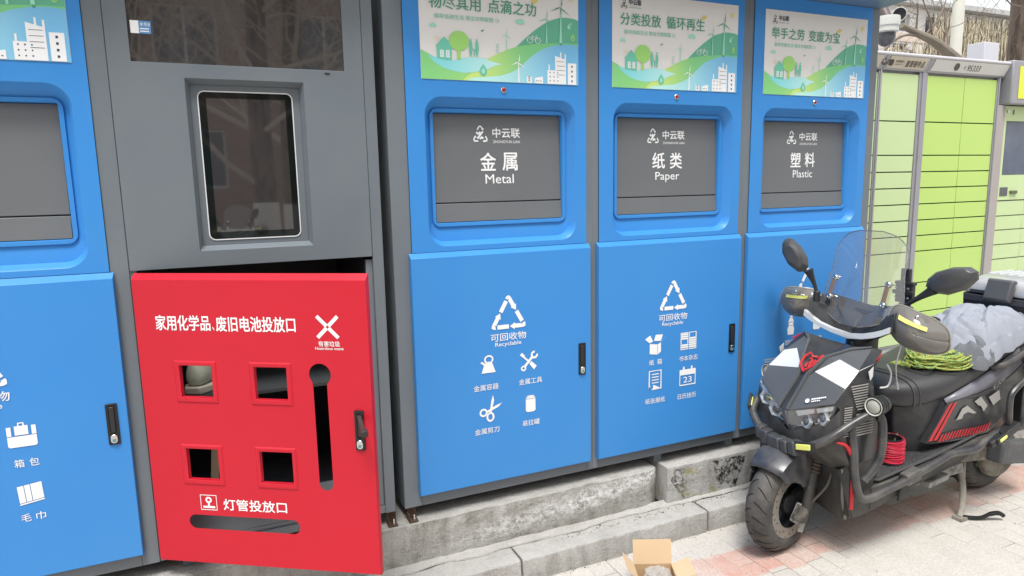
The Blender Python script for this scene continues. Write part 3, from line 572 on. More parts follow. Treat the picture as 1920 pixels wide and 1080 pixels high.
# ---------------------------------------------------------------- the grey hazardous waste unit with its red door ajar
hz = thing('hazardous_waste_bin', 'tall grey hazardous waste unit with black screens and an open red door', 'waste cabinet', (-.8275, 0, 0))
W_ = .7425          # local x: 0 at the left seam, W_ the right outer edge
g = G(); g.box(0, .018, .004, .62, .058, 1.985); g.box(W_-.02, W_, .02, .62, .058, 1.985); g.box(.0182, W_-.0202, .60, .62, .058, 1.985); g.box(.0182, W_-.0202, .02, .5998, 1.012, 1.025); g.box(.0182, W_-.0202, .004, .5998, .058, .085)
g.box(W_-.036, W_, 0, .0198, .058, 1.985); g.box(.0182, W_-.0362, .012, .0198, .085, .100); g.box(.0182, W_-.0202, .02, .5998, 1.968, 1.985); g.box(W_-.058, W_-.0362, .010, .06, .086, .955)
g.box(.0182, W_-.0582, .013, .03, .1005, .205)
obj('casing', g, GREY, hz, .0015)
obj('roof_lip', G().loft([[(0, 0, 1.987), (W_, 0, 1.987), (W_, 0, 2.05), (0, 0, 2.05)], [(0, -.16, 1.992), (W_, -.16, 1.992), (W_, -.16, 2.045), (0, -.16, 2.045)]]), GREY, hz, .004)
X0 = .8275
g = G(); ro = [(X0-.637, 1.013), (X0-.308, 1.013), (X0-.308, 1.513), (X0-.637, 1.513)]; ri = rrect(X0-.607, X0-.341, 1.043, 1.4815, .018, 5)
g.plate([(.0015, .966), (W_-.0375, .966), (W_-.0375, 1.983), (.0015, 1.983)], [ro, [(X0-.769, 1.553), (X0-.180, 1.553), (X0-.180, 1.90), (X0-.769, 1.90)]], fwd(-.002), .0125)
g.loft([[(a, y, b) for a, b in o] for o, y in ((ro, -.002), ([(X0-.627, 1.027), (X0-.318, 1.027), (X0-.318, 1.500), (X0-.627, 1.500)], .026))], True, False)
g.plate([(X0-.627, 1.027), (X0-.318, 1.027), (X0-.318, 1.500), (X0-.627, 1.500)], [ri], fwd(.026), .008)
fpn = obj('front_panel', g, GREY, hz, .001)
sc = obj('touch_screen', G().loft([[(a, .0265, b) for a, b in ri], [(a, .034, b) for a, b in ri]]), SCREENB, hz)
obj('screen_rim', G().plate(rrect(X0-.6085, X0-.3395, 1.0415, 1.483, .0195, 5), [rrect(X0-.6055, X0-.3425, 1.0445, 1.480, .0165, 5)], fwd(.0235), .0035), mat('pale rim', (.72, .73, .73), .3), sc)
obj('display_area', G().box(X0-.585, X0-.362, .0258, .0268, 1.066, 1.462), SCREEN, sc)
us = obj('display_screen', G().box(X0-.7695, X0-.1795, .004, .0125, 1.5525, 1.9005), SCREEN, hz)
g = G().box(X0-.762, X0-.741, .0032, .0042, 1.630, 1.664); g.use(1).box(X0-.7405, X0-.711, .0032, .0042, 1.630, 1.664); g.use(0)
for i, c in enumerate('使用说明'[:3]): g.text(c, X0-.737+.009*i, X0-.730+.009*i, 1.650, 1.659, fw(.0028), .02)
g.stroke([(X0-.738, 1.643), (X0-.716, 1.643)], .003, fw(.0028)); g.stroke([(X0-.738, 1.636), (X0-.716, 1.636)], .003, fw(.0028))
obj('screen_sticker', g, [WHITE, mat('sticker blue', (.09, .26, .55), .4)], us, smooth=0)
obj('card_slot', G().box(X0-.242, X0-.226, -.004, .0, 1.541, 1.545), BLACKP, hz)
# red door: local x from the hinge, front face -y
rd = obj('door', G(), RED, hz); AN = R(-32.478)
g = G(); holes = [[(a, c), (b, c), (b, d_), (a, d_)] for a, b, c, d_ in ((.127, .227, .598, .693), (.359, .457, .597, .693), (.124, .224, .344, .440), (.356, .456, .343, .440))]
kh = [(.557+.0325*math.cos(R(a)), .675+.0325*math.sin(R(a))) for a in range(-52, 233, 15)]+[(.5345, .640), (.5345, .350)]+[(.5555+.021*math.cos(R(a)), .350+.021*math.sin(R(a))) for a in range(195, 346, 15)]+[(.5765, .350), (.5765, .640)]
sl_ = [(.134+.0225*math.cos(R(a)), .2095+.0225*math.sin(R(a))) for a in range(90, 271, 15)]+[(.443+.0225*math.cos(R(a)), .2095+.0225*math.sin(R(a))) for a in range(-90, 91, 15)]
g.plate([(.002, .078), (.705, .078), (.705, .943), (.002, .943)], holes+[kh, sl_], fwd(0), .0018)
g.loft([[(.002, 0, .943), (.705, 0, .943)], [(0, .016, .960), (.707, .016, .960)], [(0, .019, .960), (.707, .019, .960)]], False); g.loft([[(.002, 0, .078), (.705, 0, .078)], [(0, .003, .075), (.707, .003, .075)], [(0, .02, .075), (.707, .02, .075)]], False)
g.loft([[(.705, 0, .078), (.705, 0, .943)], [(.707, .003, .075), (.707, .016, .960)], [(.707, .02, .075), (.707, .02, .960)]], False); g.loft([[(.002, 0, .078), (.002, 0, .943)], [(0, .003, .075), (0, .016, .960)], [(0, .02, .075), (0, .02, .960)]], False)
bpy.data.objects.remove(rd); rd = obj('door', g, RED, hz, smooth=20, loc=(X0-.825, -.02, 0), rotz=AN)
for a, b, c, d_ in ((.110, .244, .581, .708), (.344, .474, .580, .708), (.106, .241, .327, .454), (.342, .471, .326, .455)):
    h = holes[[(.110, 0), (.344, 1), (.106, 2), (.342, 3)][[.110, .344, .106, .342].index(a)][1]]
    g = G().loft([[(x, y, z) for x, z in o] for o, y in (([(a, c), (b, c), (b, d_), (a, d_)], .0005), ([(a+.004, c+.004), (b-.004, c+.004), (b-.004, d_-.004), (a+.004, d_-.004)], -.0028), ([(h[0][0]-.004, h[0][1]-.004), (h[1][0]+.004, h[1][1]-.004), (h[2][0]+.004, h[2][1]+.004), (h[3][0]-.004, h[3][1]+.004)], -.0028), (h, -.001), (h, .012))], True, False)
    obj('window_frame', g, RED, rd, .0008)
f = fw(-.0006)
g = G(); g.text('家用化学品', .067, .2365, .797, .841, f, .030); g.text('、', .2425, .2485, .799, .808, f, .03); g.text('废旧电池投放口', .255, .494, .796, .839, f, .030); obj('lettering', g, WHITE, rd, smooth=0)
g = G(); g.text('灯管投放口', .228, .428, .252, .287, f, .030); obj('lettering', g, WHITE, rd, smooth=0)
g = G()
for sx in (-1, 1):
    for sz in (-1, 1):
        d = Vector((sx, sz)).normalized(); nn = Vector((-d.y, d.x)); c = Vector((.5885, .8125))
        g.stroke([tuple(c+d*.004), tuple(c+d*.043)], .0105, f); t = c+d*.003
        g.poly([tuple(t), tuple(t+Vector((sx*.0095, 0))), tuple(t+Vector((0, sz*.0095)))], f)
g.text('有害垃圾', .559, .622, .757, .7725, f, .02); g.text('Hazardous waste', .549, .632, .7475, .7555, f, .02); obj('hazard_symbol', g, WHITE, rd, smooth=0)
g = G(); g.stroke([(.155, .250), (.206, .250), (.206, .296), (.155, .296)], .0028, f, True); g.ring((.1805, .281), .0075, .0055, f, 14); g.stroke([(.1805, .274), (.1805, .262)], .006, f); g.rect(.162, .200, .2555, .262, f); obj('lamp_symbol', g, WHITE, rd, smooth=0)
lock(rd, .653, .680, .458, .575, -.001, True)
obj('stiffener', G().box(.02, .69, .003, .018, .10, .13).box(.02, .69, .003, .018, .905, .935), RED, rd)
# shelf and boards inside, shoe on the shelf
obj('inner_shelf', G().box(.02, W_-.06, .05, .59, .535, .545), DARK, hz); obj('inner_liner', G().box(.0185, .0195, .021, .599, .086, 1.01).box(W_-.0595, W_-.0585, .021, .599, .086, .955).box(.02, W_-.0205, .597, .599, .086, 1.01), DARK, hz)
FEET_OF = (hz, b1, b2)
# ---------------------------------------------------------------- parcel lockers
LG = mat('pale green locker paint', (.50, .635, .33), .4, var=.04, vs=2); LG2 = mat('bright green locker paint', (.445, .63, .165), .36, var=.06, vs=2.2)
LGR = mat('locker grey frame', (.33, .33, .36), .4, metal=.3, var=.06); LIPM = mat('locker light grey', (.52, .52, .55), .4, var=.04); SIGNB = mat('beige sign face', (.55, .50, .40), .4); SIGNW = mat('white sign face', (.62, .62, .60), .4)
INKB = mat('brown sign ink', (.06, .04, .03), .5); YS = mat('yellow sign face', (.66, .72, .06), .4, var=.05); GAP = mat('dark door gap', (.02, .03, .015), .8); BASEG = mat('locker base grey', (.42, .42, .44), .5, col2=(.30, .29, .27), amt=.35, ns=4)
LY = .58
rows = [1.785, 1.511, 1.314, 1.2155, 1.1185, 1.0205, .922, .826, .7285, .53, .34, .145]
def locker(x0, x1, label, cols, m, sign=None, rws=rows, ztop=1.785):
    t = thing('parcel_locker', label, 'parcel locker', (x0, LY, 0), 0, 'parcel lockers in a row'); W = x1-x0
    g = G().box(0, W, .012, .5, .14, 1.885); pl = max(.006, cols[0][0]-.001); pr = cols[-1][1]+.001; g.box(0, pl, -.009, .0118, .14, ztop+.01); g.box(pr, W, -.009, .0118, .14, ztop+.01); g.box(pr+(W-pr)*.42, W-.002, -.016, -.0088, .14, ztop+.01); g.box(.0182, W-.0182, -.004, .0118, .14, .1448)
    obj('cabinet', g, LGR, t, .002); obj('backing', G().box(.0185, W-.0185, .006, .0115, .146, ztop-.001), GAP, t)
    obj('base', G().box(.01, W-.01, .005, .48, .008, .1395), BASEG, t, .003)
    for a, b in cols:
        for i in range(len(rws)-1):
            obj('locker_door', G().box(a+.0015, b-.0015, -.003, .0055, rws[i+1]+.0035, rws[i]-.0035), m, t, .0012)
    return t
def header(t, W, face, name='header'):
    e = .0
    g = G().loft([[(0, .03, 1.795), (W, .03, 1.795), (W, .03, 1.885), (0, .03, 1.885)], [(0, -.012, 1.795), (W, -.012, 1.795), (W, -.045, 1.878), (0, -.045, 1.878)]])
    h = obj(name, g, LGR, t, .004); obj('lip', G().tube([(0, -.035, 1.880), (W, -.035, 1.880)], .011, 12), LIPM, h)
    f = lambda a, b: (a, -.0135-(b-1.795)*.3976, b); m_ = .018
    s = obj('sign_face', G().poly([(m_, 1.806), (W-m_*2.2, 1.806), (W-m_*1.2, 1.868), (m_*1.8, 1.868)], lambda a, b: (a, f(a, b)[1]-.001, b)), face, h, smooth=0)
    return s, (lambda a, b: (a, f(a, b)[1]-.0022, b))
la = locker(2.62, 2.963, 'pale green locker column mostly hidden by the plastic bin', [(.02, .322)], LG); header(la, .343, SIGNB)
lb = locker(2.9645, 3.3425, 'pale green locker column below the beige smile sign', [(.008, .325)], LG); s, f = header(lb, .378, SIGNB)
g = G(); x = .08
g.ring((-.006, 1.838), .020, .008, f, 14, .017, 190, 350); g.disc((-.006, 1.849), .006, f, 8); g.disc((-.026, 1.842), .004, f, 8); g.disc((.014, 1.842), .004, f, 8)
g.poly(rrect(.027, .066, 1.817, 1.849, .010, 4), f); g.text('中国邮政', .078, .142, 1.835, 1.848, f, .01, .1); g.text('CHINA POST', .078, .142, 1.823, 1.829, f); g.stroke([(.152, 1.818), (.156, 1.852)], .0015, f); g.text('直营寄件点', .166, .326, 1.816, 1.850, f, .025, .05)
obj('lettering', g, INKB, s, smooth=0)
lc = locker(3.344, 4.045, 'bright green two-wide locker column below the white 95333 sign', [(.02, .368), (.3695, .683)], LG2, ztop=1.785); s, f = header(lc, .76, SIGNW)
g = G(); g.text('95333', .335, .458, 1.818, 1.850, f, .012, .06); g.disc((.240, 1.836), .024, f, 16, .021); g.ring((.316, 1.834), .008, .0025, f, 10); obj('lettering', g, mat('grey sign ink', (.07, .065, .06), .5), s, smooth=0)
# self-service terminal
t = thing('parcel_terminal', 'yellow-green self-service terminal with screen at the right picture edge', 'terminal', (4.047, LY, 0)); W = .75
g = G().box(0, W, .012, .5, .14, 1.63); g.box(0, .078, -.012, .0118, .14, 1.628); g.box(W-.07, W, -.012, .0118, .14, 1.628); obj('cabinet', g, mat('warm grey trim', (.36, .33, .32), .45), t, .002)
obj('base', G().box(.01, W-.01, .005, .48, .008, .1395), BASEG, t, .003)
h = obj('sign_box', G().box(.04, W, -.06, .3, 1.632, 1.90), LGR, t, .008)
obj('sign_face', G().box(.105, W-.03, -.063, -.0605, 1.665, 1.865), YS, h, .001); g = G(); ff = fw(-.065)
for i in range(8):
    z = 1.70+.0185*i; hw = .078*math.sqrt(max(.1, 1-((z-1.765)/.09)**2)); g.stroke([(.26-hw, z), (.26+hw, z)], .012, ff)
obj('emblem', g, mat('dark olive ink', (.05, .06, .01), .5), h, smooth=0)
g = G().plate([(.0785, 1.022), (W-.0705, 1.022), (W-.0705, 1.625), (.0785, 1.625)], [[(.108, 1.185), (.40, 1.185), (.40, 1.532), (.108, 1.532)]], fwd(-.006), .012); pn = obj('fascia', g, LG, t, .001)
obj('screen', G().box(.109, .399, .004, .008, 1.186, 1.531), mat('bluish screen', (.10, .12, .17), .08, var=.3, vs=9), t); g = G().box(.100, .182, -.008, -.0065, 1.048, 1.106); g.box(.165, .18, -.008, -.0065, 1.572, 1.602); obj('card_reader', g, mat('slate reader', (.09, .095, .11), .4), t, .001)
obj('receipt_slot', G().box(.205, .275, -.018, -.0065, 1.062, 1.082), mat('olive slot', (.10, .11, .05), .5), t, .003); obj('round_lock', G().lathe([(.011, 0), (.011, .004), (.006, .005)], (.112, -.0065, 1.59), (0, -1, 0), 16), CHROME, t)
for i, (z1, z0) in enumerate(zip((1.017, .917, .823, .726, .629, .50, .34), (.917, .823, .726, .629, .50, .34, .145))):
    obj('locker_door', G().box(.0795, .378, -.003, .0115, z0+.0035, z1-.0035), LG, t, .0012); obj('locker_door', G().box(.381, W-.0715, -.003, .0115, z0+.0035, z1-.0035), LG, t, .0012)
# box on the roof, light pole, cameras
obj_ = obj('cabinet_box', G().box(0, .155, 0, .115, 0, .17), mat('white grey enclosure', (.58, .58, .62), .5), bevel=.003, loc=(4.15, .75, 1.887)); tag(obj_, 'plain light grey box standing on top of the lockers', 'equipment box')
obj_ = obj('light_pole', G().tube([(6.345, 2.4, 0), (6.325, 2.4, 7)], [.06, .045], 16), mat('white painted pole', (.62, .62, .55), .5, var=.1)); tag(obj_, 'slim white pole rising behind the lockers', 'pole')
cw = mat('camera white', (.55, .56, .53), .45); t = thing('security_camera', 'white dome security camera beside the top of the plastic bin', 'camera', (3.40, .9, 0))
obj('housing', G().lathe([(.02, 2.19), (.075, 2.185), (.078, 2.165), (.078, 2.13), (.072, 2.125), (.072, 2.095), (.06, 2.088), (.02, 2.085)], n=28), cw, t); obj('dome', G().lathe([(.058, 2.088), (.057, 2.06), (.045, 2.03), (.025, 2.012), (.004, 2.006)], n=24), mat('smoked dome', (.08, .085, .095), .12), t); obj('bracket', G().tube([(0, 0, 2.18), (0, .03, 2.24), (.0, .12, 2.28)], .03, 12).tube([(0, .12, 2.28), (.02, .6, 2.28)], .03, 10), mat('dark bracket', (.10, .07, .07), .5), t)
t = thing('floodlight', 'round white horn lamp with a dark face beside the dome camera', 'lamp', (3.515, .9, 2.212)); ax = Vector((-.55, -.8, -.22))
obj('shade', G().lathe([(.016, -.12), (.022, -.11), (.041, -.008), (.044, .0), (.041, .0015), (.036, -.003)], (0, 0, 0), ax, 24, False), cw, t); obj('face', G().lathe([(.0405, -.0015), (.035, .001), (.004, .002)], (0, 0, 0), ax, 24), mat('dark lamp face', (.02, .022, .03), .2), t); obj('stem', G().tube([(.05, .10, .03), (.06, .12, -.12), (-.10, .3, -.05)], .012, 8).box(-.045, .0, .03, .08, -.125, -.075), mat('dark stem', (.07, .07, .07), .5), t)
# ---------------------------------------------------------------- the far house behind the lockers, its dry creeper and bare trees
HW = mat('pale render', (.60, .58, .56), .9, var=.05, vs=1, bump=.2, bs=30); HB = mat('peach render', (.56, .47, .40), .9, var=.06, vs=1); HT = mat('house trim', (.36, .36, .35), .7)
hb = thing('far_building', 'pale two-tone building with grey windows far behind the lockers', 'building', (14, 14, 0))
g = G().plate([(-3, -.3), (30, -.3), (30, 6.75), (-3, 6.75)], [[(a, z0), (a+.75, z0), (a+.75, z1), (a, z1)] for a in [-1.2+1.55*i for i in range(18)] for z0, z1 in ((5.95, 6.5), (4.4, 5.55), (1.2, 2.9))], fwd(0), .25); obj('wall', g, HW, hb, smooth=0)
obj('lower_band', G().box(-3, 30, -.03, -.002, 5.62, 5.88), HB, hb); obj('roof', G().box(-3.3, 30.3, -.35, 9, 6.76, 6.92), HT, hb); obj('interior', G().box(-2.9, 29.9, 1.5, 1.6, -.3, 6.7), DARK, hb)
wg = mat('far window glass', (.10, .115, .13), .1); wf = mat('window frame white', (.6, .6, .6), .5)
for i in range(18):
    for z0, z1 in ((5.95, 6.5), (4.4, 5.55), (1.2, 2.9)):
        a = -1.2+1.55*i; o = obj('window', G().plate([(a+.002, z0+.002), (a+.748, z0+.002), (a+.748, z1-.002), (a+.002, z1-.002)], [[(a+.05, z0+.05), (a+.36, z0+.05), (a+.36, z1-.05), (a+.05, z1-.05)], [(a+.40, z0+.05), (a+.70, z0+.05), (a+.70, z1-.05), (a+.40, z1-.05)]], fwd(.12), .05), wf, hb, smooth=0); obj('pane', G().box(a+.02, a+.73, .14, .15, z0+.02, z1-.02), wg, o)
g = G(); rv = random.Random(3)
for i in range(2600):
    x = 5+rv.random()**1.0*17; zt = (rv.choice((6.7, 6.6, 6.4, 6.1, 5.6)) if x > 13.2 else rv.choice((5.6, 5.3, 5.0, 4.7)))-rv.random()*.35; L_ = rv.uniform(.4, 2.6); y = 13.9-rv.random()*.25
    P = []; dx = 0
    for k in range(6): P.append((14+x-5+dx-0, y+noise.noise(Vector((i, k*.4, 3)))*.08, zt-L_*k/5)); dx += noise.noise(Vector((i*1.7, k*.7, 0)))*.2
    g.k = rv.choice((0, 0, 0, 0, 1)); g.tube(P, rv.uniform(.006, .017), 3, cap=False)
stuff(obj('dry_creeper', g, [mat('straw creeper', (.62, .56, .43), .9, var=.2), mat('brown creeper', (.13, .10, .07), .9)], smooth=0))
BARK = mat('grey brown bark', (.15, .115, .09), .95, var=.45, vs=14, bump=1, bs=22, stretch=(1, 1, .22), col2=(.06, .045, .035), amt=.45, ns=16); BRANCH = mat('thin branch bark', (.17, .135, .105), .9, var=.3, vs=9)
TWIG = .0022
def branch(g, p, d, L_, r, dep, rv, up=.10, bend=.28):
    P = [p]; q = Vector(d).normalized(); n = 6 if dep > 1 else 4; rs = [r]
    for i in range(n):
        q = (q+Vector((rv.gauss(0, 1), rv.gauss(0, 1), rv.gauss(0, 1)))*bend*.5+Vector((0, 0, up*.4))).normalized(); P.append(P[-1]+q*L_/n); rs.append(r*(1-.62*(i+1)/n))
    g.tube(P, rs, 12 if r > .06 else 6 if r > .012 else 4, cap=False)
    if dep <= 0: return
    for k in range(3 if dep > 2 else 4):
        t = rv.uniform(.3, 1); i = min(n-1, int(t*n)); base = P[i].lerp(P[i+1], t*n-i) if i < n else P[-1]
        side = Vector((rv.gauss(0, 1), rv.gauss(0, 1), rv.gauss(.25, .6))).normalized(); branch(g, base, (q*.75+side*.9), L_*rv.uniform(.5, .78), max(TWIG, rs[i]*rv.uniform(.42, .62)), dep-1, rv, up, bend)
def tree(loc, h, r, label, seed, white=False, dep=4, lean=(0, 0), first=.55, nb=7):
    global TWIG
    TWIG = .006 if white else .0022
    t = thing('bare_tree', label, 'tree', loc); rv = random.Random(seed); P = []; rs = []
    for i in range(13):
        u = i/12; P.append(Vector((lean[0]*u*h+noise.noise(Vector((u*3, seed, 0)))*.12*u*h*.3, lean[1]*u*h+noise.noise(Vector((u*3, 0, seed)))*.12*u*h*.3, h*u))); rs.append(r*(1.25-.25*min(1, u*12) if u < .09 else 1)*(1-.72*u))
    obj('trunk', G().tube(smoothpath(P, 3), [rs[min(12, i//3)]*(1-(i % 3)/3)+rs[min(12, i//3+1)]*((i % 3)/3) for i in range(37)], 20), BARK, t)
    if white: obj('lime_band', G().tube([P[0], P[0].lerp(P[1], .5), P[1], P[1].lerp(P[2], .75)], [r*1.28, r*1.08, r*1.0, r*.95], 20), mat('lime wash', (.60, .58, .53), .9, var=.1, vs=9), t)
    g = G()
    for k in range(nb):
        u = first+(1-first)*k/nb*.98; i = int(u*12); a = k*2.4+seed; branch(g, P[i], (math.cos(a), math.sin(a), .55), h*.36*(1.25-u), max(.012, rs[i]*(.26 if white else .55)), dep, rv)
    if not white:
        for k in range(16): u = .22+.3*k/16; i = int(u*12); a = k*2.4+seed*2; branch(g, P[i], (math.cos(a), math.sin(a), .35), h*.16, .014, 2, rv, .05)
    obj('crown', g, mat('pale twig bark', (.40, .35, .29), .9, var=.2, vs=9) if white else BRANCH, t); TWIG = .0022; return t
tree((9.22, 3.2, 0), 7.5, .40, 'thick-trunked bare tree at the right picture edge', 5, dep=3, first=.47, nb=8, lean=(.0, .03))
t = thing('fallen_limb', 'sawn grey tree limb leaning above the lockers', 'branch'); g = G().tube(smoothpath([(5.80, 2.0, 2.20), (5.64, 2.0, 2.285), (5.43, 2, 2.375), (5.22, 2, 2.425), (5.0, 2, 2.48)], 4), [.062, .058, .055, .052, .05, .046, .042, .04, .038, .036, .034, .032, .03, .028, .027, .026, .025], 10); g.tube([(6.3, 2.1, .0), (6.1, 2.05, 1.6), (5.80, 2.0, 2.20)], [.09, .075, .062], 10)
obj('limb', g, mat('sawn limb bark', (.20, .175, .14), .9, var=.3, vs=20, bump=.5, bs=40), t); g = G(); rv = random.Random(11)
for p, d, L_ in (((5.43, 2, 2.38), (-.3, 0, 1), .45), ((5.3, 2, 2.4), (.8, .1, .7), .7), ((5.62, 2, 2.3), (.4, .2, 1), .6), ((5.2, 2, 2.43), (.1, 0, 1), .25)): branch(g, Vector(p), d, L_, .011, 2, rv)
g.tube(smoothpath([(5.28, 2, 2.40), (5.05, 1.98, 2.40), (4.85, 1.96, 2.33), (4.7, 1.95, 2.2), (4.62, 1.95, 2.05)], 5), .010, 6)
obj('twigs', g, BRANCH, t)
for i, (x, y, z, sd_, lb_) in enumerate(((7.6, 4.6, 3.2, 21, 'bare leafless shrub left of the thick tree trunk'), (5.4, 5.5, 3.0, 31, 'bare leafless shrub behind the sawn limb'), (11.5, 7.5, 4.4, 41, 'bare leafless shrub behind the thick tree trunk'))):
    t = thing('bare_shrub', lb_, 'shrub', (x, y, 0), 0, 'bare shrubs behind the lockers'); g = G(); rv = random.Random(sd_)
    for k in range(5): branch(g, Vector((rv.uniform(-.2, .2), rv.uniform(-.2, .2), 0)), (rv.gauss(0, .35), rv.gauss(0, .35), 1), z, .018, 2, rv, .06)
    obj('stems', g, BRANCH, t)
# ---------------------------------------------------------------- across the path behind the photographer: the brick block and trees mirrored in the screens
BRK = bpy.data.materials.new('red brick'); BRK.use_nodes = True; N = BRK.node_tree.nodes; L = BRK.node_tree.links; tb = N.new('ShaderNodeTexBrick'); tc = N.new('ShaderNodeTexCoord'); mp = N.new('ShaderNodeMapping'); mp.inputs['Rotation'].default_value = (R(90), 0, 0)
tb.inputs['Scale'].default_value = 1; tb.inputs['Brick Width'].default_value = .24; tb.inputs['Row Height'].default_value = .065; tb.inputs['Mortar Size'].default_value = .006; tb.inputs['Color1'].default_value = (.24, .155, .13, 1); tb.inputs['Color2'].default_value = (.30, .20, .165, 1); tb.inputs['Mortar'].default_value = (.3, .25, .22, 1)
L.new(tc.outputs['Object'], mp.inputs[0]); L.new(mp.outputs[0], tb.inputs[0]); L.new(tb.outputs[0], N['Principled BSDF'].inputs['Base Color']); N['Principled BSDF'].inputs['Roughness'].default_value = .9
bb = thing('brick_building', 'red brick apartment block mirrored in the black screens', 'building', (0, -17, 0)); wins = [(x, z) for x in [-22+3.4*i for i in range(14)] for z in (1.2, 4.2, 7.2)]
obj('wall', G().plate([(-24, GZ), (26, GZ), (26, 9.6), (-24, 9.6)], [[(x, z), (x+1.5, z), (x+1.5, z+1.5), (x, z+1.5)] for x, z in wins], fwd(0), -.3), BRK, bb, smooth=0); obj('roof', G().box(-24.3, 26.3, -9, .3, 9.61, 9.8), HT, bb)
for x, z in wins:
    o = obj('window', G().plate([(x+.003, z+.003), (x+1.497, z+.003), (x+1.497, z+1.497), (x+.003, z+1.497)], [[(x+.06, z+.06), (x+.72, z+.06), (x+.72, z+1.44), (x+.06, z+1.44)], [(x+.78, z+.06), (x+1.44, z+.06), (x+1.44, z+1.44), (x+.78, z+1.44)]], fwd(-.16), .06), wf, bb, smooth=0); obj('pane', G().box(x+.03, x+1.47, -.15, -.14, z+.03, z+1.47), wg, o)
tree((.08, -7.2, GZ), 8.5, .17, 'bare tree with lime-washed trunk mirrored in the touch screen', 9, True, 4, (.0, 0), .17, 18); tree((-1.6, -10.5, GZ), 8.0, .2, 'slimmer bare tree mirrored left of the lime-washed one', 14, True, 4, (0, 0), .25, 14); tree((.72, -9.5, GZ), 8.0, .22, 'bare tree mirrored right of the lime-washed one', 17, True, 4, (0, 0), .25, 14)
# ---------------------------------------------------------------- the parked scooter. Local axes: x rearward from the front wheel, y towards the bins, z up from the paving
BG = mat('satin black fairing', (.026, .028, .032), .30, var=.12, vs=7, col2=(.07, .066, .06), amt=.36, ns=6, sharp=.2, rvar=.1, coat=.15); MG = mat('matt graphite fairing', (.085, .09, .096), .40, var=.1, coat=.1)
SW = mat('silver white fairing', (.60, .61, .61), .35, var=.03); DUSTB = mat('dusty black plastic', (.040, .039, .037), .6, var=.25, vs=8, col2=(.125, .118, .105), amt=.40, ns=5, sharp=.16, bump=.1, bs=60)
TYRE = mat('worn tyre rubber', (.045, .044, .043), .75, var=.2, vs=10, col2=(.13, .12, .105), amt=.46, ns=9, sharp=.16, bump=.15, bs=90); RIMM = mat('dark alloy', (.03, .03, .032), .45, metal=.4)
DISCM = mat('brake disc steel', (.30, .28, .25), .4, metal=.8, var=.2, vs=40); SEATM = mat('black seat leather', (.042, .042, .045), .38, var=.08, bump=.12, bs=260); BARM = mat('dusty black tube', (.030, .032, .037), .34, var=.2, vs=9, col2=(.13, .12, .105), amt=.42, ns=7, sharp=.18)
REDP = mat('red trim', (.50, .02, .03), .4, var=.05); YREF = mat('yellow reflector', (.72, .74, .18), .35, var=.05); MATM = mat('coil floor mat', (.035, .035, .038), .9, var=.5, vs=220, bump=1, bs=260, col2=(.12, .12, .12), amt=.45, ns=240); LEAD = mat('grey decal', (.33, .32, .30), .45); LILAC = mat('lilac grey panel', (.17, .17, .20), .35, coat=.2)
GLW = glass('windshield plastic', (.87, .84, .84), .03, .87, 1.6); GLH = glass('headlight glass', (.93, .94, .95), .03, 1); SMK = glass('smoked guard plastic', (.22, .215, .20), .08, .72); LENSM = mat('lamp reflector', (.74, .75, .74), .3, metal=.6); DRL = mat('white light bar', (.78, .79, .78), .3); MIR = mat('mirror shell', (.055, .056, .059), .38)
sc_ = thing('scooter', 'dark electric scooter with windshield, crash bars and hand guards parked before the bins', 'scooter', (1.28, -.38, GZ))
def M(pts, s=-1): return [(x, s*y, z) for x, y, z in pts]
def MC(pts, s=-1): return [(x, s*y*(.90 if s > 0 else 1), z) for x, y, z in pts]   # the far side of the cowl is drawn in a little, as the bars push it
def both(name, fn, m, parent=None, **kw):
    r = []
    for s in (-1, 1): r.append(obj(name, fn(s), m, parent or sc_, **kw))
    return r
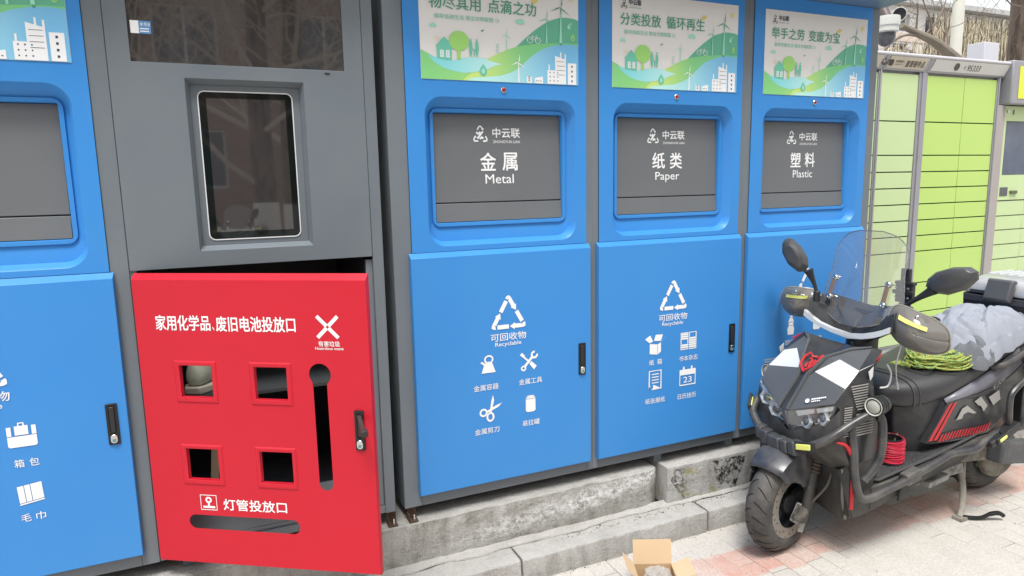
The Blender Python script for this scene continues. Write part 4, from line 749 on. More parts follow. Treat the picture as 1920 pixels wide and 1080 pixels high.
def wheel(name, c, Rr, hw, steer, front):
    p = bpy.data.objects.new(name, None); bpy.data.objects.remove(p)
    q = Matrix.Rotation(steer, 4, 'Z'); n = 64; prof = []
    for k in range(15):
        a = -math.pi/2*1.12+math.pi*1.12*k/14; prof.append((Rr-.052+.052*math.cos(a), hw*math.sin(a)))
    prof = [(Rr-.085, -hw*.72)]+prof+[(Rr-.085, hw*.72)]
    g = G(); rings = [[Vector((r*math.cos(2*math.pi*i/n), w, r*math.sin(2*math.pi*i/n))) for r, w in prof] for i in range(n)]; rings.append(rings[0]); g.loft(rings, False)
    t = obj(name, g, TYRE, sc_, smooth=50, loc=c, rotz=steer)
    g = G()       # tread grooves, cut as dark curved sipes on the crown
    for i in range(22):
        for s in (-1, 1):
            P = []
            for k in range(7):
                u = .08+.9*k/6; a = 2*math.pi*(i+(.5 if s > 0 else 0))/22+.22*u*u; b = s*math.asin(min(1, u*.93)); P.append(Vector(((Rr-.052+.0523*math.cos(b))*math.cos(a), hw*math.sin(b), (Rr-.052+.0523*math.cos(b))*math.sin(a))))
            g.tube(P, [.0012, .002, .0024, .0024, .002, .0016, .001], 5)
    obj('tread_groove', g, mat('tread groove', (.010, .010, .010), .9), t)
    g = G().loft([[Vector((r*math.cos(2*math.pi*i/40), w, r*math.sin(2*math.pi*i/40))) for i in range(40)] for r, w in ((Rr-.08, -hw*.7), (Rr-.092, -hw*.66), (Rr-.095, -hw*.3), (Rr-.095, hw*.3), (Rr-.092, hw*.66), (Rr-.08, hw*.7))], True, False)
    g.lathe([(.035, -hw*.7), (.035, hw*.7)], (0, 0, 0), (0, 1, 0), 20)
    for k in range(5):
        a = 2*math.pi*k/5+.3; d = Vector((math.cos(a), 0, math.sin(a))); e = Vector((-d.z, 0, d.x)); g.obox(d*(.03+(Rr-.12)/2), d*((Rr-.115)/2), (0, .016, 0), e*.013)
    rim = obj('rim', g, RIMM, t, .002)
    if front:
        r0, r1 = Rr-.058, Rr-.105; th = [2*math.pi*i/72 for i in range(72)]; wob = lambda a: r0+.006*math.sin(a*9)
        hol = [[(r0-.016-.011*(k % 2)+.0045*math.cos(b)) for b in (0,)] for k in range(1)]
        hs_ = []
        for k in range(30):
            a = 2*math.pi*k/30; rr_ = r0-.012-.012*(k % 3)*.8; hs_.append([(rr_*math.cos(a)+.0042*math.cos(R(60*j)), rr_*math.sin(a)+.0042*math.sin(R(60*j))) for j in range(6)])
        g = G().plate([(wob(a)*math.cos(a), wob(a)*math.sin(a)) for a in th], [[(r1*math.cos(a), r1*math.sin(a)) for a in th[::2]]]+hs_, lambda a, b, d: (a, -hw*.86-d, b), .004)
        obj('brake_disc', g, DISCM, t, smooth=0)
        for k in range(5):
            a = 2*math.pi*k/5; G_ = 0
    return t
ST = R(12)
fwh = wheel('front_wheel', (.06, 0, .195), .195, .05, ST, True); rwh = wheel('rear_wheel', (1.27, 0, .20), .195, .055, 0, False)
# front end that steers with the wheel
piv = Vector((.06, 0)); RS = Matrix.Rotation(ST, 3, 'Z')
def ws(p): v = RS @ Vector((p[0]-.06, p[1], p[2])); return (v.x+.06, v.y, v.z)
g = G()
rings = []
for i in range(17):
    a = R(131-111*i/16); r = .226+.012*math.sin(i/16*3.14); hw = .070+.008*math.sin(i/16*3.14); cx, cz = .06+r*math.cos(math.pi-a)*-1*-1, .195+r*math.sin(a)
    cx = .075+r*math.cos(a); dn = .07+.085*min(1, i/6)
    u = Vector((math.cos(a), 0, math.sin(a))); c = Vector((cx, 0, cz)); rings.append([ws(c+Vector((0, y, 0))-u*d) for y, d in ((-hw-.001, dn+.006), (-hw-.004, dn), (-hw*.94, .020), (-hw*.5, .004), (0, 0), (hw*.5, .004), (hw*.94, .020), (hw+.004, dn), (hw+.001, dn+.006))])
fd = obj('front_fender', G().loft(rings, False), mat('dusty navy fender', (.028, .032, .042), .38, var=.2, col2=(.15, .14, .125), amt=.40, ns=7, sharp=.2, coat=.1), sc_, solid=.004, smooth=40)
for s in (-1, 1):
    g = G().tube([ws((.075, s*.083, .135)), ws((.10, s*.083, .22)), ws((.135, s*.083, .32))], [.015, .017, .018], 14).tube([ws((.13, s*.083, .30)), ws((.20, s*.083, .47))], .014, 12); g.obox(ws((.055, s*.083, .175)), (.016, 0, .026), (0, .012, 0), (-.02, 0, .012))
    fk = obj('fork_leg', g, mat('dusty fork', (.045, .042, .038), .5, var=.3, col2=(.20, .18, .15), amt=.42, ns=12), sc_, .002)
    g = G()
    for k in range(8): g.lathe([(.017, 0), (.021, .005), (.021, .008), (.017, .012)], ws((.136+.0055*k, s*.083, .318+.0125*k)), RS @ Vector((.4, 0, .92)), 14, False)
    obj('fork_gaiter', g, mat('brown rubber gaiter', (.09, .06, .045), .7), fk); obj('chrome_sleeve', G().tube([ws((.178, s*.083, .415)), ws((.195, s*.083, .455))], .0165, 14), CHROME, fk)
obj('brake_caliper', G().obox(ws((.090, -.062, .155)), (.018, 0, .034), (0, .012, 0), (-.026, 0, .014)).obox(ws((.085, -.075, .12)), (.010, 0, .03), (0, .004, 0), (-.014, 0, .006)), mat('pale caliper', (.34, .33, .30), .5, col2=(.15, .13, .11), amt=.4, ns=20), sc_, .004)
obj('brake_hose', G().tube(smoothpath([ws((.09, -.07, .17)), ws((.13, -.105, .23)), (.17, -.12, .30), (.20, -.10, .38), (.20, -.05, .45)], 5), .0045, 8), mat('dusty hose', (.09, .08, .065), .6), sc_)
obj('mud_flap', G().loft([[ws((.00, .082, .36)), ws((.05, .082, .36)), ws((.03, .086, .255)), ws((-.02, .086, .265))], [ws((.00, .088, .36)), ws((.05, .088, .36)), ws((.03, .092, .255)), ws((-.02, .092, .265))]]), BLACKP, sc_, .002)
# ---- front cowl
VB, V1, V2, V3 = (.147, .016, .696), (.198, .052, .760), (.275, .102, .794), (.316, .155, .808)
HI, HO, AA, BBp, CC, DD = (.048, .020, .569), (.098, .185, .635), (.165, .034, .708), (.208, .106, .767), (.214, .185, .743), (.140, .192, .687)
C1, C2, C3 = (.325, .188, .808), (.262, .205, .765), (.246, .207, .700)
def cowl(s):
    g = G(); m = lambda *p: MC(p, s)
    g.k = 0; g.add(m(HI, HO, DD, AA, VB), [(0, 1, 2, 3, 4)])
    g.k = 1; g.add(m(AA, DD, CC, BBp), [(0, 1, 2, 3)])
    g.k = 0; g.add(m(VB, AA, BBp, V1), [(0, 1, 2, 3)]); g.add(m(V1, BBp, CC, V3, V2), [(0, 1, 2, 3, 4)])
    g.k = 2; g.add(m(V3, CC, C2, C1), [(0, 1, 2, 3)]); g.add(m(CC, DD, C3, C2), [(0, 1, 2, 3)])
    g.add(m((.048, 0, .571), HI, VB, (.152, 0, .701)), [(0, 1, 2, 3)])
    g.add(m((.152, 0, .701), VB, V1, V2, (.200, 0, .7375)), [(0, 1, 2, 3, 4)]); g.add(m((.200, 0, .7375), V2, V3, (.345, .10, .793), (.365, 0, .785)), [(0, 1, 2, 3, 4)])
    g.add(m(V3, C1, (.345, .172, .795), (.345, .10, .793)), [(0, 1, 2, 3)])
    # side wall and inner leg shield
    g.add(m(DD, HO, (.117, .196, .615), (.112, .203, .49), (.17, .208, .40), (.285, .205, .40), (.30, .21, .55), C3), [tuple(range(8))]); g.add(m(C3, (.30, .21, .55), (.345, .165, .55), (.305, .165, .72)), [(0, 1, 2, 3)]); g.add(m(C1, C2, C3, (.305, .165, .72), (.345, .172, .795)), [(0, 1, 2, 3, 4)])
    g.add(m((.345, .165, .55), (.30, .21, .55), (.285, .205, .40), (.30, .2, .28), (.385, .16, .30)), [(0, 1, 2, 3, 4)])
    g.add(m((.385, .16, .30), (.42, 0, .30), (.40, 0, .55), (.345, .165, .55)), [(0, 1, 2, 3)]); g.add(m((.345, .165, .55), (.40, 0, .55), (.355, 0, .76), (.305, .165, .72)), [(0, 1, 2, 3)]); g.add(m((.305, .165, .72), (.355, 0, .76), (.365, 0, .785), (.345, .10, .793), (.345, .172, .795)), [(0, 1, 2, 3, 4)])
    return g
gl_, gr_ = cowl(-1), cowl(1); gl_.k = 0; o = len(gl_.v); gl_.v += gr_.v; gl_.f += [tuple(i+o for i in f[::-1]) for f in gr_.f]; gl_.m += gr_.m
cw_ = obj('front_cowl', gl_, [MG, SW, BG], sc_, .0035, smooth=25, solid=.004, seg=2, weld=True)
# raised ridges framing the centre panel
g = G()
for s in (-1, 1):
    g.tube(M([(.046, .020, .574), (.147, .019, .699), (.197, .051, .764), (.274, .101, .797), (.312, .155, .812)], s), [.006, .009, .0075, .007, .003], 6)
obj('cowl_ridge', g, mat('graphite ridge', (.075, .078, .082), .35, coat=.2), cw_, smooth=50)
# emblem: a red shield outline with a curl, lying on the sloped centre panel
ex = Vector((.0, 1, 0)); en = Vector((-.20, 0, .98)); ez = Vector((.052+.12, 0, .060)).normalized(); EC = Vector((.184, .0, .7285))
g = G(); ez = Vector((.083, 0, .051)).normalized(); fE = lambda a, b: EC+ex*a+ez*b*1.2+Vector((0, 0, abs(a)*.46))
def strip(pts, wd, r=.0022): g.tube([fE(*p)+Vector((-.3, 0, .95))*.004 for p in pts], wd, 6, False)
P = [(0, -.042), (-.026, -.026), (-.034, .004), (-.028, .028), (-.012, .020), (0, .030), (.012, .020), (.028, .028), (.034, .004), (.026, -.026), (0, -.042)]
strip(P, .0045); strip([(-.016, .008), (-.004, -.008), (-.008, -.024)], .004); strip([(.016, .012), (.004, .010), (.002, -.006), (.010, -.012), (.004, -.026)], .004)
obj('emblem', g, REDP, cw_)
for s in (-1, 1):
    q = lambda a, b: (.290+.020*a+.002*b, s*(.90 if s > 0 else 1)*(.2005-.006*a+.001*b), .781+.014*b+.010*a); g = G()
    for k in range(4): g.loft([[Vector(q(-.8+.5*k, .7)), Vector(q(-.45+.5*k, .7)), Vector(q(-.1+.18*k, -.9))], [Vector(q(-.8+.5*k, .7))+Vector((0, s*.002, 0)), Vector(q(-.45+.5*k, .7))+Vector((0, s*.002, 0)), Vector(q(-.1+.18*k, -.9))+Vector((0, s*.002, 0))]])
    obj('red_mark', g, REDP, cw_)
    g = G()       # louvre decals on the side walls
    for k in range(20):
        z = .695-.0098*k; a, b = (.150+.0040*k if k < 9 else .186, .236) if k < 11 else (.182, .272)
        if k == 10: continue
        yy = s*(.2105 if k > 8 else .2085); g.add([(a, yy, z), (b, yy+s*.0008, z), (b, yy+s*.0008, z+.0046), (a, yy, z+.0046)], [(0, 1, 2, 3)])
    for k in range(13): g.add([(.128, s*.2045, .618-.0088*k), (.128+.035, s*.2085, .618-.0088*k), (.128+.035, s*.2085, .622-.0088*k), (.128, s*.2045, .622-.0088*k)], [(0, 1, 2, 3)])
    obj('louvre_decal', g, LEAD, cw_, smooth=0)
    g = G().loft([[(x, s*(y+e), z) for x, y, z in ((.232, .2085, .742), (.256, .2085, .758), (.255, .2085, .722), (.243, .2085, .708))] for e in (0, .0015)]); obj('side_decal', g, SW, cw_)
# maker's decal on the near side of the cowl
pa = [Vector(p) for p in M([HI, HO, DD, AA], -1)]; uu = (pa[1]-pa[0]).normalized(); nn = uu.cross(pa[2]-pa[1]).normalized(); nn = nn if nn.x < 0 else -nn; vv = nn.cross(uu); vv = vv if vv.z > 0 else -vv
fD = lambda a, b: tuple(pa[0]+uu*a+vv*b+nn*.0065); g = G(); g.c = 5
def quad3(x0, x1, y0, y1): g.add([fD(x0, y0), fD(x1, y0), fD(x1, y1), fD(x0, y1)], [(0, 1, 2, 3)])
g.add([fD(.083+.009*math.cos(2*math.pi*i/14), .026+.009*math.sin(2*math.pi*i/14)) for i in range(14)], [tuple(range(14))])
for i in range(8): quad3(.099+.0072*i, .105+.0072*i, .027, .0325)
for i in range(5): quad3(.099+.0072*i, .1045+.0072*i, .018, .0225)
obj('maker_decal', g, WHITE, cw_, smooth=0)
# ---- headlight: chevron housing, projectors, light bars, clear cover
def hl(s):
    T = lambda u: Vector((.050+.052*u, s*(.005+.178*u), .565+.066*u)); Bt = lambda u: Vector((.078+.022*u, s*(.005+.155*u), .478+.078*u)); return T, Bt
hlo = None
for s in (-1, 1):
    T, Bt = hl(s); n = 8
    g = G().loft([[T(i/n)+Vector((d, 0, 0)) for i in range(n+1)]+[Bt(i/n)+Vector((d, 0, 0)) for i in range(n, -1, -1)] for d in (.014, .05)]); h = obj('headlight', g, mat('headlight housing', (.19, .192, .196), .4, var=.2, vs=30), sc_)
    pt = lambda u, v, d: T(u).lerp(Bt(u), v)+Vector((-d, 0, 0))
    g = G()
    for u0, u1 in ((.22, .60), (.64, .98)): g.loft([[pt(u0, .08, -.012), pt(u1, .08, -.012), pt(u1, .34, -.012), pt(u0+.04, .36, -.012)], [pt(u0, .08, -.002), pt(u1, .08, -.002), pt(u1, .34, -.002), pt(u0+.04, .36, -.002)]])
    obj('light_bar', g, DRL, h, .0015)
    for u in (.42, .80):
        c = pt(u, .64, -.010); ax = Vector((-1, s*-.25, .1)); g = G().lathe([(.031, -.006), (.0315, .006), (.026, .007), (.022, .003)], c, ax, 6); pj_ = obj('projector', g, LENSM, h, smooth=30); obj('lens', G().lathe([(.019, 0), (.0165, .007), (.009, .012), (.001, .013)], c, ax, 18), mat('smoky projector lens', (.09, .095, .105), .05, coat=1), pj_, smooth=50)
    obj('reflector_rim', G().tube([pt(.18, .80, -.008), pt(.52, .96, -.008), pt(.60, .72, -.008), pt(.66, .92, -.008), pt(.94, .90, -.008), pt(.97, .5, -.008)], .0026, 5), LENSM, h)
    obj('headlight_glass', G().loft([[T(i/n)+Vector((d, 0, 0)) for i in range(n+1)]+[Bt(i/n)+Vector((d, 0, 0)) for i in range(n, -1, -1)] for d in (.000, .002)]), GLH, h, smooth=20)
# chin, lower shield, belly
def chin(s):
    g = G(); g.add(M([(.078, 0, .478), (.100, .160, .556), (.117, .196, .615), (.112, .203, .49), (.10, .12, .43), (.09, 0, .415)], s), [(0, 1, 2, 3, 4, 5)]); g.add(M([(.09, 0, .415), (.10, .12, .43), (.17, .14, .36), (.20, 0, .34)], s), [(0, 1, 2, 3)]); g.add(M([(.10, .12, .43), (.112, .203, .49), (.17, .208, .40), (.17, .14, .36)], s), [(0, 1, 2, 3)])
    # shield that runs down behind the front wheel
    g.add(M([(.17, .208, .40), (.185, .20, .23), (.237, .175, .165), (.222, .135, .145), (.165, .165, .37)], s), [(0, 1, 2, 3, 4)]); g.add(M([(.165, .165, .37), (.222, .135, .145), (.26, 0, .14), (.20, 0, .34)], s), [(0, 1, 2, 3)])
    g.add(M([(.17, .208, .40), (.285, .205, .40), (.30, .20, .27), (.30, .20, .20), (.237, .178, .165), (.187, .20, .23)], s), [(0, 1, 2, 3, 4, 5)])
    g.add(M([(.237, .178, .165), (.30, .20, .20), (.30, .205, .285), (.95, .205, .36), (1.0, .18, .33), (.82, .19, .275), (.57, .19, .235)], s), [(0, 1, 2, 3, 4, 5, 6)]); g.add(M([(.237, .178, .165), (.57, .19, .235), (.82, .19, .275), (.82, 0, .25), (.57, 0, .21), (.26, 0, .14)], s), [(0, 1, 2, 3, 4, 5)])
    return g
a, b = chin(-1), chin(1); o = len(a.v); a.v += b.v; a.f += [tuple(i+o for i in f[::-1]) for f in b.f]; a.m += b.m
lf = obj('lower_fairing', a, DUSTB, sc_, .004, smooth=25, solid=.005, weld=True)
for s in (-1, 1):
    obj('red_trim', G().tube(smoothpath([(.098, s*.207, .498), (.135, s*.212, .483), (.165, s*.214, .44), (.178, s*.213, .38), (.186, s*.209, .30), (.190, s*.206, .225)], 6), [.0035+.004*min(1, i/8) for i in range(31)], 6), REDP, lf)
    obj('shield_rib', G().tube([(.168, s*.178, .375), (.190, s*.168, .25), (.226, s*.155, .155)], [.006, .007, .006], 8), mat('dust grey rib', (.20, .19, .165), .7, var=.2), lf)
obj('floorboard', G().loft([[(x, s_*w, h+dz) for s_, dz in ((-1, 0), (1, 0), (1, -.03), (-1, -.03))] for x, w, h in ((.295, .205, .287), (.40, .21, .298), (.70, .21, .345), (.98, .205, .375))]), DUSTB, sc_, .005)
g = G(); outl = [(.305, -.165), (.335, -.198), (.62, -.204), (.80, -.198), (.93, -.190), (.93, .190), (.62, .204), (.335, .198), (.305, .165)]
hz_ = lambda x: .2885+.136*(x-.295)+.0035
g.loft([[(x, y, hz_(x)) for x, y in outl], [(x, y, hz_(x)+.010) for x, y in outl]]); fm = obj('floor_mat', g, MATM, sc_, .003)
obj('mat_edging', G().tube([(x, y, hz_(x)+.008) for x, y in outl[:5]], .006, 8), mat('mat edging', (.06, .06, .062), .5), fm)
# ---- crash bars with clamps and reflectors
bp = [(.04, 0, .437), (.05, .10, .452), (.066, .17, .493), (.10, .197, .525), (.17, .215, .565), (.235, .232, .592), (.268, .240, .578), (.282, .242, .53), (.285, .240, .44), (.265, .235, .385), (.225, .222, .335)]
full = M(bp[::-1], -1)+M(bp[1:], 1)
cb = obj('crash_bar', G().tube(smoothpath(full, 5), .0155, 12), BARM, sc_)
g = G()
for k, y in enumerate((-.075, -.04, -.005, .03, .065, .10)):
    x = .040+.9*y*y; z = .437+1.4*y*y; g.obox((x-.004, y, z-.002), (.024, .004*(1 if y > 0 else -1), 0), (0, .0165, 0), (0, .004, .0245 if k % 2 else .027))
obj('bar_pad', g, mat('rubber bar pad', (.05, .052, .056), .5, var=.15, col2=(.14, .13, .12), amt=.35, ns=10), cb, .006)
def reflector(c, ax, up, parent, w=.03, h=.011):
    ax = Vector(ax).normalized(); up = Vector(up).normalized(); nrm = ax.cross(up); o = obj('reflector_holder', G().obox(c, ax*(w+.012), nrm*.007, up*(h+.007)), BLACKP, parent, .003)
    obj('reflector', G().obox(Vector(c)+nrm*.006*(1 if nrm.dot(Vector((-1, -1, .3))) > 0 else -1), ax*w, nrm*.004, up*h), YREF, o, .003)
reflector((.036, -.118, .462), (.10, -.6, .15), (0, .1, 1), cb); reflector((.082, .205, .53), (.3, .25, .25), (-.3, 0, 1), cb, .022, .008)
def lowbar(s):
    return G().tube(smoothpath(M([(.165, .205, .545), (.170, .218, .46), (.174, .222, .389), (.186, .228, .315), (.205, .232, .278), (.245, .235, .268), (.33, .235, .280), (.42, .235, .293), (.53, .235, .318), (.64, .235, .345), (.70, .235, .357), (.83, .235, .350), (.90, .235, .372), (1.00, .23, .40)], s), 5), .0150, 12)
lb_ = both('lower_crash_bar', lowbar, BARM)
for s, o in zip((-1, 1), lb_):
    obj('bar_clamp', G().obox((.475, s*.228, .305), (.038, 0, .008), (0, .018, 0), (-.004, 0, .022)), mat('dusty clamp', (.09, .088, .085), .5, col2=(.2, .18, .15), amt=.4, ns=12), o, .004); obj('bar_bracket', G().obox((.48, s*.205, .25), (.03, 0, .006), (0, .006, 0), (.006, 0, .045)), DUSTB, o, .003)
    obj('foot_peg', G().obox((1.02, s*.25, .405), (.045, 0, .018), (0, .022, 0), (-.006, 0, .015)).obox((.93, s*.247, .375), (.035, 0, .012), (0, .02, 0), (-.004, 0, .013)), BLACKP, o, .004); reflector((.955, s*.266, .385), (.9, 0, .33), (-.3, 0, .9), o, .022, .007)
# fog lamps on the bar
for s in (-1, 1):
    t = Vector((.222, s*.252, .628)); ax = Vector((-1, s*.12, -.02)); fl_ = obj('fog_lamp', G().lathe([(.010, -.055), (.030, -.050), (.034, -.03), (.030, -.028), (.034, -.024), (.034, -.014), (.030, -.012), (.036, -.008), (.036, .008), (.033, .010)], t, ax, 24, True), BLACKM, sc_); obj('lamp_ring', G().lathe([(.030, .006), (.033, .012), (.0315, .013), (.027, .009)], t, ax, 24, False), mat('pale lamp ring', (.55, .55, .50), .35), fl_)
    obj('lens', G().lathe([(.028, .006), (.024, .010), (.012, .0135), (.001, .0145)], t, ax, 22), mat('frosted lamp lens', (.42, .42, .38), .12, var=.3, vs=60), fl_); obj('lamp_bracket', G().obox(t+Vector((.03, -s*.004, -.038)), (.012, 0, 0), (0, .006, 0), (0, 0, .02)), BLACKM, fl_, .002)
# ---- steering head: dash cowl, handlebar, windshield, mirrors, guards
HS = Matrix.Rotation(R(-1), 3, 'Z')
def hd(p): v = HS @ Vector((p[0]-.40, p[1], p[2])); return (v.x+.40, v.y, v.z)
dash = [(.385, 0, .806), (.378, .06, .815), (.365, .14, .838), (.352, .205, .872), (.352, .212, .90), (.358, .205, .943), (.40, .12, .905), (.435, 0, .868)]
ring_l = M(dash, -1); ring_r = M(dash, 1); g = G()
def face(*ps): g.add([hd(p) for p in ps], [tuple(range(len(ps)))])
for s in (-1, 1):
    q = [(x, s*y, z) for x, y, z in dash]; b0 = (.50, 0, .86); b1 = (.50, s*.20, .93)
    face(q[0], q[1], (.392, s*.03, .845), (.415, 0, .852)); face(q[1], q[2], (.385, s*.13, .868), (.392, s*.03, .845)); face(q[2], q[3], q[4], (.385, s*.13, .868)); face((.415, 0, .852), (.392, s*.03, .845), (.385, s*.13, .868), (.41, s*.13, .915), (.45, 0, .895)); face((.385, s*.13, .868), q[4], q[5], (.41, s*.13, .915))
    face((.45, 0, .895), (.41, s*.13, .915), q[5], (.48, s*.19, .955), (.50, 0, .93)); face(q[0], q[1], q[2], q[3], (.46, s*.19, .86), (.47, 0, .80)); face(q[3], q[4], q[5], (.48, s*.19, .955), (.46, s*.19, .86)); face((.46, s*.19, .86), (.48, s*.19, .955), (.50, 0, .93), (.47, 0, .80))
ds = obj('dash_cowl', g, BG, sc_, .004, smooth=30, weld=True)
su = [(-.196, .868, .890), (-.165, .851, .874), (-.13, .836, .860), (-.07, .818, .840), (0, .806, .826), (.07, .818, .836), (.13, .836, .852), (.165, .851, .872), (.196, .868, .893)]
sx_ = lambda y: .384-.16*abs(y)
obj('light_strip', G().loft([[hd((sx_(y)-e, y, a)) for y, a, b in su]+[hd((sx_(y)-e+.003, y, b)) for y, a, b in su[::-1]] for e in (-.006, .012)]), mat('pale marker strip', (.56, .58, .59), .2, coat=.5), ds, .001)
obj('steering_neck', G().tube([(.445, 0, .70), (.455, -.004, .84)], [.062, .055], 14).tube([(.36, -.03, .772), (.355, -.035, .80)], .004, 6), BLACKP, sc_)
obj('handlebar', G().tube(smoothpath([hd((.46, y, .905+.02*(abs(y)/.33)**2)) for y in (-.30, -.22, -.12, 0, .12, .22, .30)], 4), .011, 10), BLACKM, sc_)
for s in (-1, 1): obj('grip', G().lathe([(.010, 0), (.017, .002), (.017, .10), (.014, .105)], hd((.462, s*.19, .915)), HS @ Vector((0, s, .03)), 14), BLACKP, sc_)
# windshield: curved clear sheet, wide at the shoulders and waisted below
prof = [(.858, .040), (.880, .112), (.915, .163), (.96, .178), (1.02, .170), (1.08, .160), (1.14, .160), (1.18, .142), (1.21, .105), (1.226, .05)]
rings = []
for z, w_ in smoothpath([(a, b, 0) for a, b in prof], 4) and [(v.x, v.y) for v in smoothpath([(a, b, 0) for a, b in prof], 4)]:
    u = (z-.862)/.363; x0 = .376+.09*u; rings.append([Vector(hd((x0+1.1*(w_*t)**2, w_*t, z+.0))) for t in [i/10-1 for i in range(21)]])
wsd = obj('windshield', G().loft(rings, False), GLW, sc_, smooth=80)
obj('shield_edge', G().tube([r[0] for r in rings]+list(rings[-1])+[r[-1] for r in rings[::-1]], .0022, 5), glass('shield edge', (.55, .53, .55), .1, .8), wsd)
for s in (-1, 1):
    a, b = Vector(hd((.418, s*.120, 1.034))), Vector(hd((.392, s*.122, .958))); o = obj('windshield_bracket', G().obox((a+b)/2+Vector((.006, 0, 0)), (b-a)/2*1.1, (.0025, 0, 0), Vector((0, .0085, .003))), mat('brown bracket', (.16, .11, .09), .45), wsd, .002)
    for c in (a, b): obj('bolt', G().lathe([(.0115, -.016), (.0115, -.004), (.008, -.001), (.0055, -.001), (.005, -.003)], c, (-1, 0, .25), 16), CHROME, o)
# mirrors
def mirror(base, elbow, neck, C, ax, up, w, h, nrm):
    ax = Vector(ax).normalized(); nrm = Vector(nrm).normalized(); up = Vector(up).normalized(); C = Vector(C); pr = [(-1, .10), (-.82, .62), (-.42, .96), (.25, .94), (.80, .62), (1, .12), (.92, -.42), (.45, -.92), (-.30, -.98), (-.85, -.52)]
    g = G(); g.loft([[C+ax*w*a*k+up*h*b*k+nrm*d for a, b in pr] for k, d in ((.55, .034), (.80, .026), (.97, .006), (1, -.006), (.97, -.010))]); m_ = obj('mirror', g, MIR, sc_, .003, smooth=25)
    obj('mirror_glass', G().loft([[C+ax*w*a*.93+up*h*b*.92-nrm*d for a, b in pr] for d in (.0095, .0112)]), mat('mirror silver', (.75, .76, .78), .04, metal=1), m_); obj('mirror_stalk', G().tube(smoothpath([base, elbow, neck], 5), [.007, .007, .0072, .0075, .0075, .008, .009, .011, .014, .017, .020], 10).lathe([(.014, -.03), (.014, .01), (.010, .014)], base, (0, 0, 1), 12), BLACKP, m_)
mirror(hd((.350, .14, .965)), hd((.345, .150, 1.005)), hd((.325, .165, 1.062)), hd((.288, .205, 1.122)), (-.20, .62, 1), (.25, -.75, .55), .078, .042, (-.86, -.30, .10))
mirror(hd((.445, -.165, .945)), hd((.455, -.195, .975)), hd((.475, -.265, 1.030)), hd((.485, -.318, 1.068)), (.12, -1, .42), (-.1, .38, 1), .092, .046, (-.93, -.25, .16))
# smoked hand guards with a yellow strip
def guard(s, C, W_, H_, tilt, egg, rot):
    C = Vector(hd(C)); Q = Matrix.Rotation(R(rot), 3, 'Z')
    def q(u, v, e=0): return C+Q @ Vector((.052*(u*u+v*v)**1.3+.022*u*u-.03-e, s*u*W_, v*H_*(1-egg*u)-tilt*u*W_))
    def pol(r, a): return math.copysign(abs(math.cos(a))**.72, math.cos(a))*r, math.copysign(abs(math.sin(a))**.72, math.sin(a))*r
    rings = [[q(*pol((k+.05)/10.05, 2*math.pi*j/44)) for j in range(45)] for k in range(11)]
    o = obj('hand_guard', G().loft(rings, False), SMK, sc_, smooth=80, solid=.003)
    obj('guard_edge', G().tube(rings[-1][:-1], .0028, 5, True), mat('guard edge', (.30, .29, .26), .3), o)
    us = [-.58+.95*i/12 for i in range(13)]
    obj('reflector', G().loft([[q(u, .36, e) for u in us]+[q(u, .54, e) for u in us[::-1]] for e in (.003, .006)]), YREF, o, smooth=20)
    obj('guard_bolt', G().lathe([(.006, 0), (.006, .004), (.002, .006)], q(.0, .80, .002), Q @ Vector((-1, 0, .3)), 12), CHROME, o)
    obj('guard_stay', G().tube([q(-.2, 0, -.01), q(-.2, 0, -.09)], .006, 8), BLACKM, o)
guard(1, (.345, .245, .915), .088, .062, .0, .02, 18); guard(-1, (.392, -.268, .880), .100, .072, .30, .14, 24)
# phone clamp and cables on the near bar end
g = G(); c = Vector(hd((.500, -.135, 1.0))); g.obox(c+Vector((0, 0, .035)), (.012, 0, 0), (0, .038, 0), (0, 0, .006)); g.obox(c, (.010, 0, 0), (0, .034, 0), (0, 0, .040)); g.obox(c+Vector((-.012, 0, .0)), (.006, 0, 0), (0, .042, 0), (0, 0, .008)); g.ball(c+Vector((.0, 0, -.055)), .022, n=12, m=8); g.tube([c+Vector((0, 0, -.05)), c+Vector((.0, -.01, -.10))], .013, 10); g.obox(c+Vector((0, 0, .06)), (.008, 0, 0), (0, .018, 0), (0, 0, .03))
ph = obj('phone_clamp', g, BLACKP, sc_, .003); g = G()
for y, z in ((-.024, .018), (.024, .018), (-.024, -.018), (.024, -.018), (0, .055)): g.lathe([(.0045, 0), (.004, .003), (.001, .004)], c+Vector((-.0185 if abs(z) < .02 else -.009, y, z)), (-1, 0, 0), 10)
obj('clamp_screws', g, CHROME, ph)
obj('cable', G().tube(smoothpath([hd((.50, -.14, .94)), hd((.46, -.17, .90)), hd((.42, -.14, .86)), (.40, -.06, .80)], 6), .0045, 6).tube(smoothpath([hd((.42, .10, .92)), hd((.40, .04, .87)), (.40, .02, .80)], 6), .0045, 6), BLACKP, sc_)
g = G().tube(smoothpath([(.40, -.155, .735), (.412, -.165, .70), (.400, -.165, .655), (.365, -.158, .650)], 6), .0035, 6); obj('white_cable', g, mat('white cable', (.62, .61, .60), .5), sc_)
g = G().tube(smoothpath([hd((.47, -.150, .905)), (.475, -.150, .80), (.468, -.142, .725), (.50, -.125, .655), (.515, -.120, .622)], 8), .0028, 6); g.tube([(.507, -.122, .640), (.517, -.120, .612)], .0048, 8); obj('charging_cable', g, MATS['white cable'], sc_)
